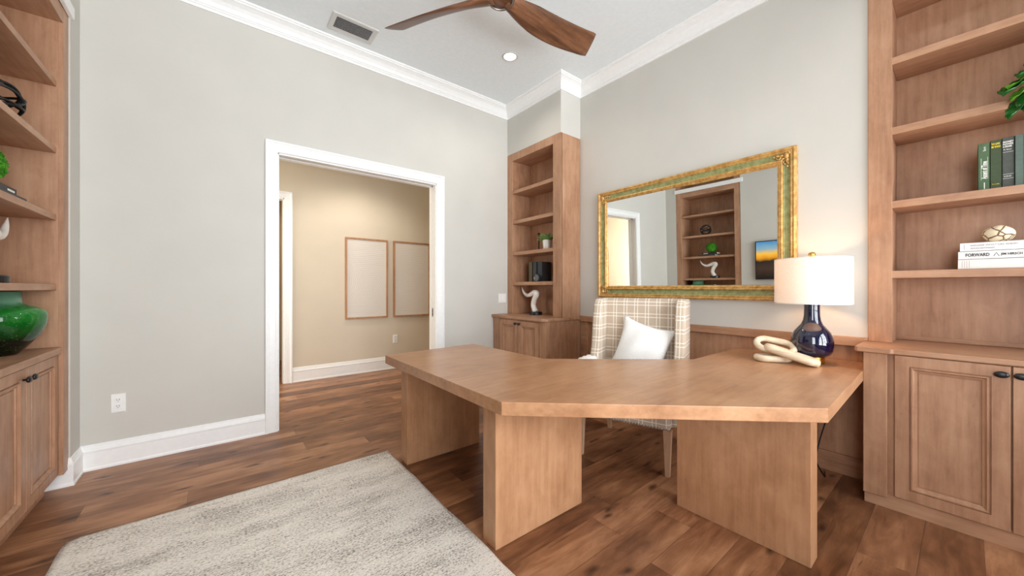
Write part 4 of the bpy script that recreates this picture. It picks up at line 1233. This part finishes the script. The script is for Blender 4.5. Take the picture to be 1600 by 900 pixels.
b = BM(); lathe(b, [(0, 0), (0.055, 0), (0.062, 0.01), (0.075, 0.12), (0.08, 0.13), (0.076, 0.135), (0.07, 0.13), (0.068, 0.115), (0, 0.115)], (3.40, -0.33, PZ), 36, False); pot = part('pot', b, POTW, t, smooth=True)
b = BM(); lathe(b, [(0, 0), (0.068, 0), (0.068, 0.004), (0, 0.006)], (3.40, -0.33, PZ + 0.114), 24, False); part('soil', b, SOIL, t)
leaves = [((3.28, -0.20, 2.335), (3.17, -0.118, 2.255), 0.06, LEAF), ((3.25, -0.215, 2.26), (3.17, -0.135, 2.125), 0.05, LEAF), ((3.3, -0.22, 2.36), (3.22, -0.135, 2.30), 0.05, LEAF2),
          ((3.24, -0.235, 2.28), (3.17, -0.18, 2.15), 0.055, LEAF), ((3.33, -0.26, 2.41), (3.21, -0.165, 2.345), 0.055, LEAF), ((3.30, -0.30, 2.45), (3.20, -0.235, 2.33), 0.06, LEAF), ((3.34, -0.20, 2.36), (3.27, -0.125, 2.31), 0.04, LEAF),
          ((3.42, -0.38, 2.45), (3.36, -0.48, 2.40), 0.06, LEAF), ((3.40, -0.30, 2.46), (3.44, -0.2, 2.48), 0.05, LEAF), ((3.25, -0.21, 2.29), (3.19, -0.145, 2.225), 0.04, LEAF2)]
for r_, tp, w_, m_ in leaves:
    b = BM(); leaf_bm(b, r_, tp, w_ * 1.1, 0.012, False); o = part('leaf', b, m_, t, smooth=True); solid(o, 0.0015)
    b = BM(); tube(b, spline([(3.40, -0.33, PZ + 0.115), ((3.40 + r_[0]) / 2, (-0.33 + r_[1]) / 2, max(PZ + 0.2, r_[2] + 0.03)), r_], 5), 0.003, 6); part('stalk', b, LEAF2, o, smooth=True)

# far bookcase: succulent, candlestick, books and bookend
t = thing('potted_succulent', 'small succulent in a white pot on the far corner bookcase', 'plant', (3.08, 3.163, 1.71))
b = BM(); lathe(b, [(0, 0), (0.045, 0), (0.048, 0.006), (0.056, 0.115), (0.053, 0.12), (0.05, 0.115), (0.048, 0.1), (0, 0.1)], (3.08, 3.163, 1.71), 30, False); part('pot', b, POTW, t, smooth=True)
b = BM()
rnd = random.Random(3)
for k in range(46):
    a = rnd.uniform(0, 6.28); el = rnd.uniform(0.1, 1.2); r0 = rnd.uniform(0.0, 0.03)
    p = Vector((3.08 + r0 * math.cos(a), 3.163 + r0 * math.sin(a), 1.81))
    q = p + Vector((math.cos(a) * math.cos(el) * 0.085, math.sin(a) * math.cos(el) * 0.11 + 0.01, 0.03 + math.sin(el) * 0.08))
    leaf_bm(b, p, q, 0.016, 0.01, False)
o = part('foliage', b, SUCC, t, smooth=True); solid(o, 0.003)
t = thing('candlestick', 'thin dark metal candlestick behind the white succulent pot', 'candlestick', (3.14, 3.375, 1.71))
b = BM(); lathe(b, [(0, 0), (0.035, 0), (0.035, 0.006), (0.008, 0.014), (0.007, 0.2), (0.016, 0.215), (0.016, 0.235), (0, 0.235)], (3.14, 3.375, 1.71), 20, False); part('stick', b, BLACK, t, smooth=True)
OL = plain('olive_gold_cloth', (112, 100, 66), 0.7); OL2 = plain('grey_green_cloth_far', (88, 94, 78), 0.7); DK = plain('dark_slate_cloth', (52, 56, 60), 0.5)
book_up('thin olive book left in the row on the far corner bookcase', 3.07, 3.487, 3.46, 1.327, 0.25, 0.15, OL2)
book_up('olive-gold book beside the dark volume on the far corner bookcase', 3.07, 3.458, 3.428, 1.327, 0.25, 0.15, OL)
book_up('thick dark slate book on the far corner bookcase', 3.06, 3.40, 3.335, 1.327, 0.25, 0.17, DK)
book_up('second dark slate book right of the bookend disc', 3.075, 3.333, 3.245, 1.327, 0.246, 0.15, DK)
t = thing('bookend', 'small round pewter disc bookend before the dark books', 'bookend', (3.03, 3.30, 1.327))
b = BM()
for k, (r, h) in enumerate(((0.0, 0.0),)):
    pass
N_ = 28
rg = [[b.verts.new((3.045 - h, 3.305 + r * math.cos(2 * math.pi * k / N_), 1.327 + 0.046 + r * math.sin(2 * math.pi * k / N_))) for k in range(N_)] for r, h in ((0.046, 0.0), (0.046, 0.014), (0.04, 0.018), (0.036, 0.012), (0.012, 0.012), (0.01, 0.016))]
for A, B in zip(rg, rg[1:]):
    for k in range(N_): b.faces.new((A[k], A[(k + 1) % N_], B[(k + 1) % N_], B[k]))
b.faces.new(rg[0]); b.faces.new(rg[-1])
part('disc', b, plain('pewter', (120, 118, 120), 0.35, metal=0.8), t)
b = BM(); box(b, 3.015, 3.05, 3.265, 3.345, 1.327, 1.331); part('foot', b, DARK, t)

# left bookcase: wire orb, moss ball on books, green vase, white bottle
t = thing('wire_orb', 'black wire knot sphere on the upper left shelf', 'ornament', (-0.885, 3.045, 2.104))
C0 = Vector((-0.885, 3.045, 2.104 + 0.101))
rnd = random.Random(11)
b = BM()
for k, (ax, an) in enumerate((((1, 0, 0), 20), ((0, 1, 0.3), 75), ((0.6, 0.4, 1), 40), ((0.2, 1, 0), 130), ((1, 0.5, 0.2), 100), ((0, 0.3, 1), 160))):
    Mx = Matrix.Rotation(math.radians(an), 3, Vector(ax)) @ Matrix.Rotation(k * 0.9, 3, 'Z')
    pts = [C0 + Mx @ Vector((0.093 * math.cos(2 * math.pi * j / 40), 0.093 * math.sin(2 * math.pi * j / 40), 0.014 * math.sin(4 * math.pi * j / 40 + k))) for j in range(40)]
    tube(b, pts, 0.0065, 8, closed=True)
part('wire_hoops', b, BLACKW, t, smooth=True)
BK1 = plain('black_book_cloth', (40, 40, 42), 0.5); BK2 = plain('charcoal_book_cloth', (62, 62, 62), 0.5)
def book_left(label, x1, d, y0, y1, z, th, mat):
    """lying book, spine facing +X"""
    t = thing('book', label, 'book', (x1 - d / 2, (y0 + y1) / 2, z))
    b = BM(); box(b, x1 - d, x1, y0, y1, z, z + 0.003); box(b, x1 - d, x1, y0, y1, z + th - 0.003, z + th); box(b, x1 - 0.004, x1, y0, y1, z, z + th)
    part('cover', b, mat, t, bevel=0.001)
    b = BM(); box(b, x1 - d + 0.005, x1 - 0.004, y0 + 0.004, y1 - 0.004, z + 0.003, z + th - 0.003); part('pages', b, PAGES, t)
    return t
book_left('charcoal book lying under the black one on the left bookcase', -0.815, 0.2, 2.86, 3.165, 1.696, 0.03, BK2)
t = book_left('black book with white spine band lying under the moss ball', -0.83, 0.17, 2.83, 3.095, 1.7265, 0.034, BK1)
b = BM(); box(b, -0.8304, -0.8294, 2.99, 3.07, 1.738, 1.748); part('spine_title', b, INKW, t)
t = thing('moss_ball', 'round bright green moss ball on two dark books', 'ornament', (-0.918, 2.955, 1.761))
b = BM(); bmesh.ops.create_icosphere(b, subdivisions=4, radius=0.09, matrix=Matrix.Translation((-0.918, 2.955, 1.761 + 0.094)))
part('core', b, MOSS, t, smooth=True)
b = BM(); rnd = random.Random(5)
for k in range(260):
    z = rnd.uniform(-0.9, 1); a = rnd.uniform(0, 6.283); r = math.sqrt(max(0, 1 - z * z))
    n_ = Vector((r * math.cos(a), r * math.sin(a), z)); c = Vector((-0.918, 2.955, 1.855)) + n_ * 0.086
    tn = n_.cross(Vector((rnd.uniform(-1, 1), rnd.uniform(-1, 1), rnd.uniform(-1, 1)))).normalized()
    leaf_bm(b, c, c + tn * 0.02 + n_ * 0.012, 0.008, 0.0, False)
part('moss_leaves', b, MOSS, t, smooth=True)['kind'] = 'stuff'
b = BM(); lathe(b, [(0, 0), (0.085, 0), (0.09, 0.004), (0.12, 0.04), (0.165, 0.10), (0.187, 0.16), (0.191, 0.205), (0.184, 0.232), (0.165, 0.25), (0.13, 0.264), (0.108, 0.274), (0.101, 0.288), (0.1, 0.34), (0.094, 0.343), (0.09, 0.335), (0.09, 0.28), (0.12, 0.24), (0.15, 0.18), (0.1, 0.06), (0, 0.03)], (-0.952, 3.235, 0.889), 64, False)
tag(rebase(obj('vase', b, GLAZE, smooth=True), (-0.952, 3.235, 0.889)), 'squat glossy green glazed vase on the left countertop', 'vase')
b = BM(); lathe(b, [(0, 0), (0.03, 0), (0.034, 0.01), (0.034, 0.15), (0.02, 0.19), (0.018, 0.255), (0.021, 0.262), (0.016, 0.262), (0.015, 0.2), (0, 0.2)], (-0.9, 2.9, 0.889), 28, False)
tag(rebase(obj('bottle_vase', b, POTW, smooth=True), (-0.9, 2.9, 0.889)), 'slim white bottle vase near the green vase, seen in the mirror', 'vase')

# repeats carry a common group
for o in COL.objects:
    lb = o.get('label')
    if o.parent or not lb: continue
    g = None
    if o.name.startswith('book') and o['category'] == 'book':
        if 'upright' in lb: g = 'upright books on the right bookcase'
        elif 'white stack' in lb: g = 'white books stacked on the right bookcase'
        elif 'lying' in lb: g = 'dark books lying on the left bookcase'
        else: g = 'books on the far corner bookcase'
    elif o.name.startswith('bookcase'): g = 'built-in maple bookcases'
    elif o.name.startswith('base_cabinet'): g = 'built-in maple base cabinets'
    elif o.name.startswith('countertop'): g = 'countertops of the built-ins'
    elif o.name.startswith('framed_art'): g = 'framed reliefs in the hall'
    elif o.name.startswith('horn_sculpture'): g = 'horn sculptures'
    elif o.name.startswith('recessed_light'): g = 'round ceiling fixtures'
    elif o.name.startswith('wall_outlet'): g = 'wall outlets'
    if g: o['group'] = g
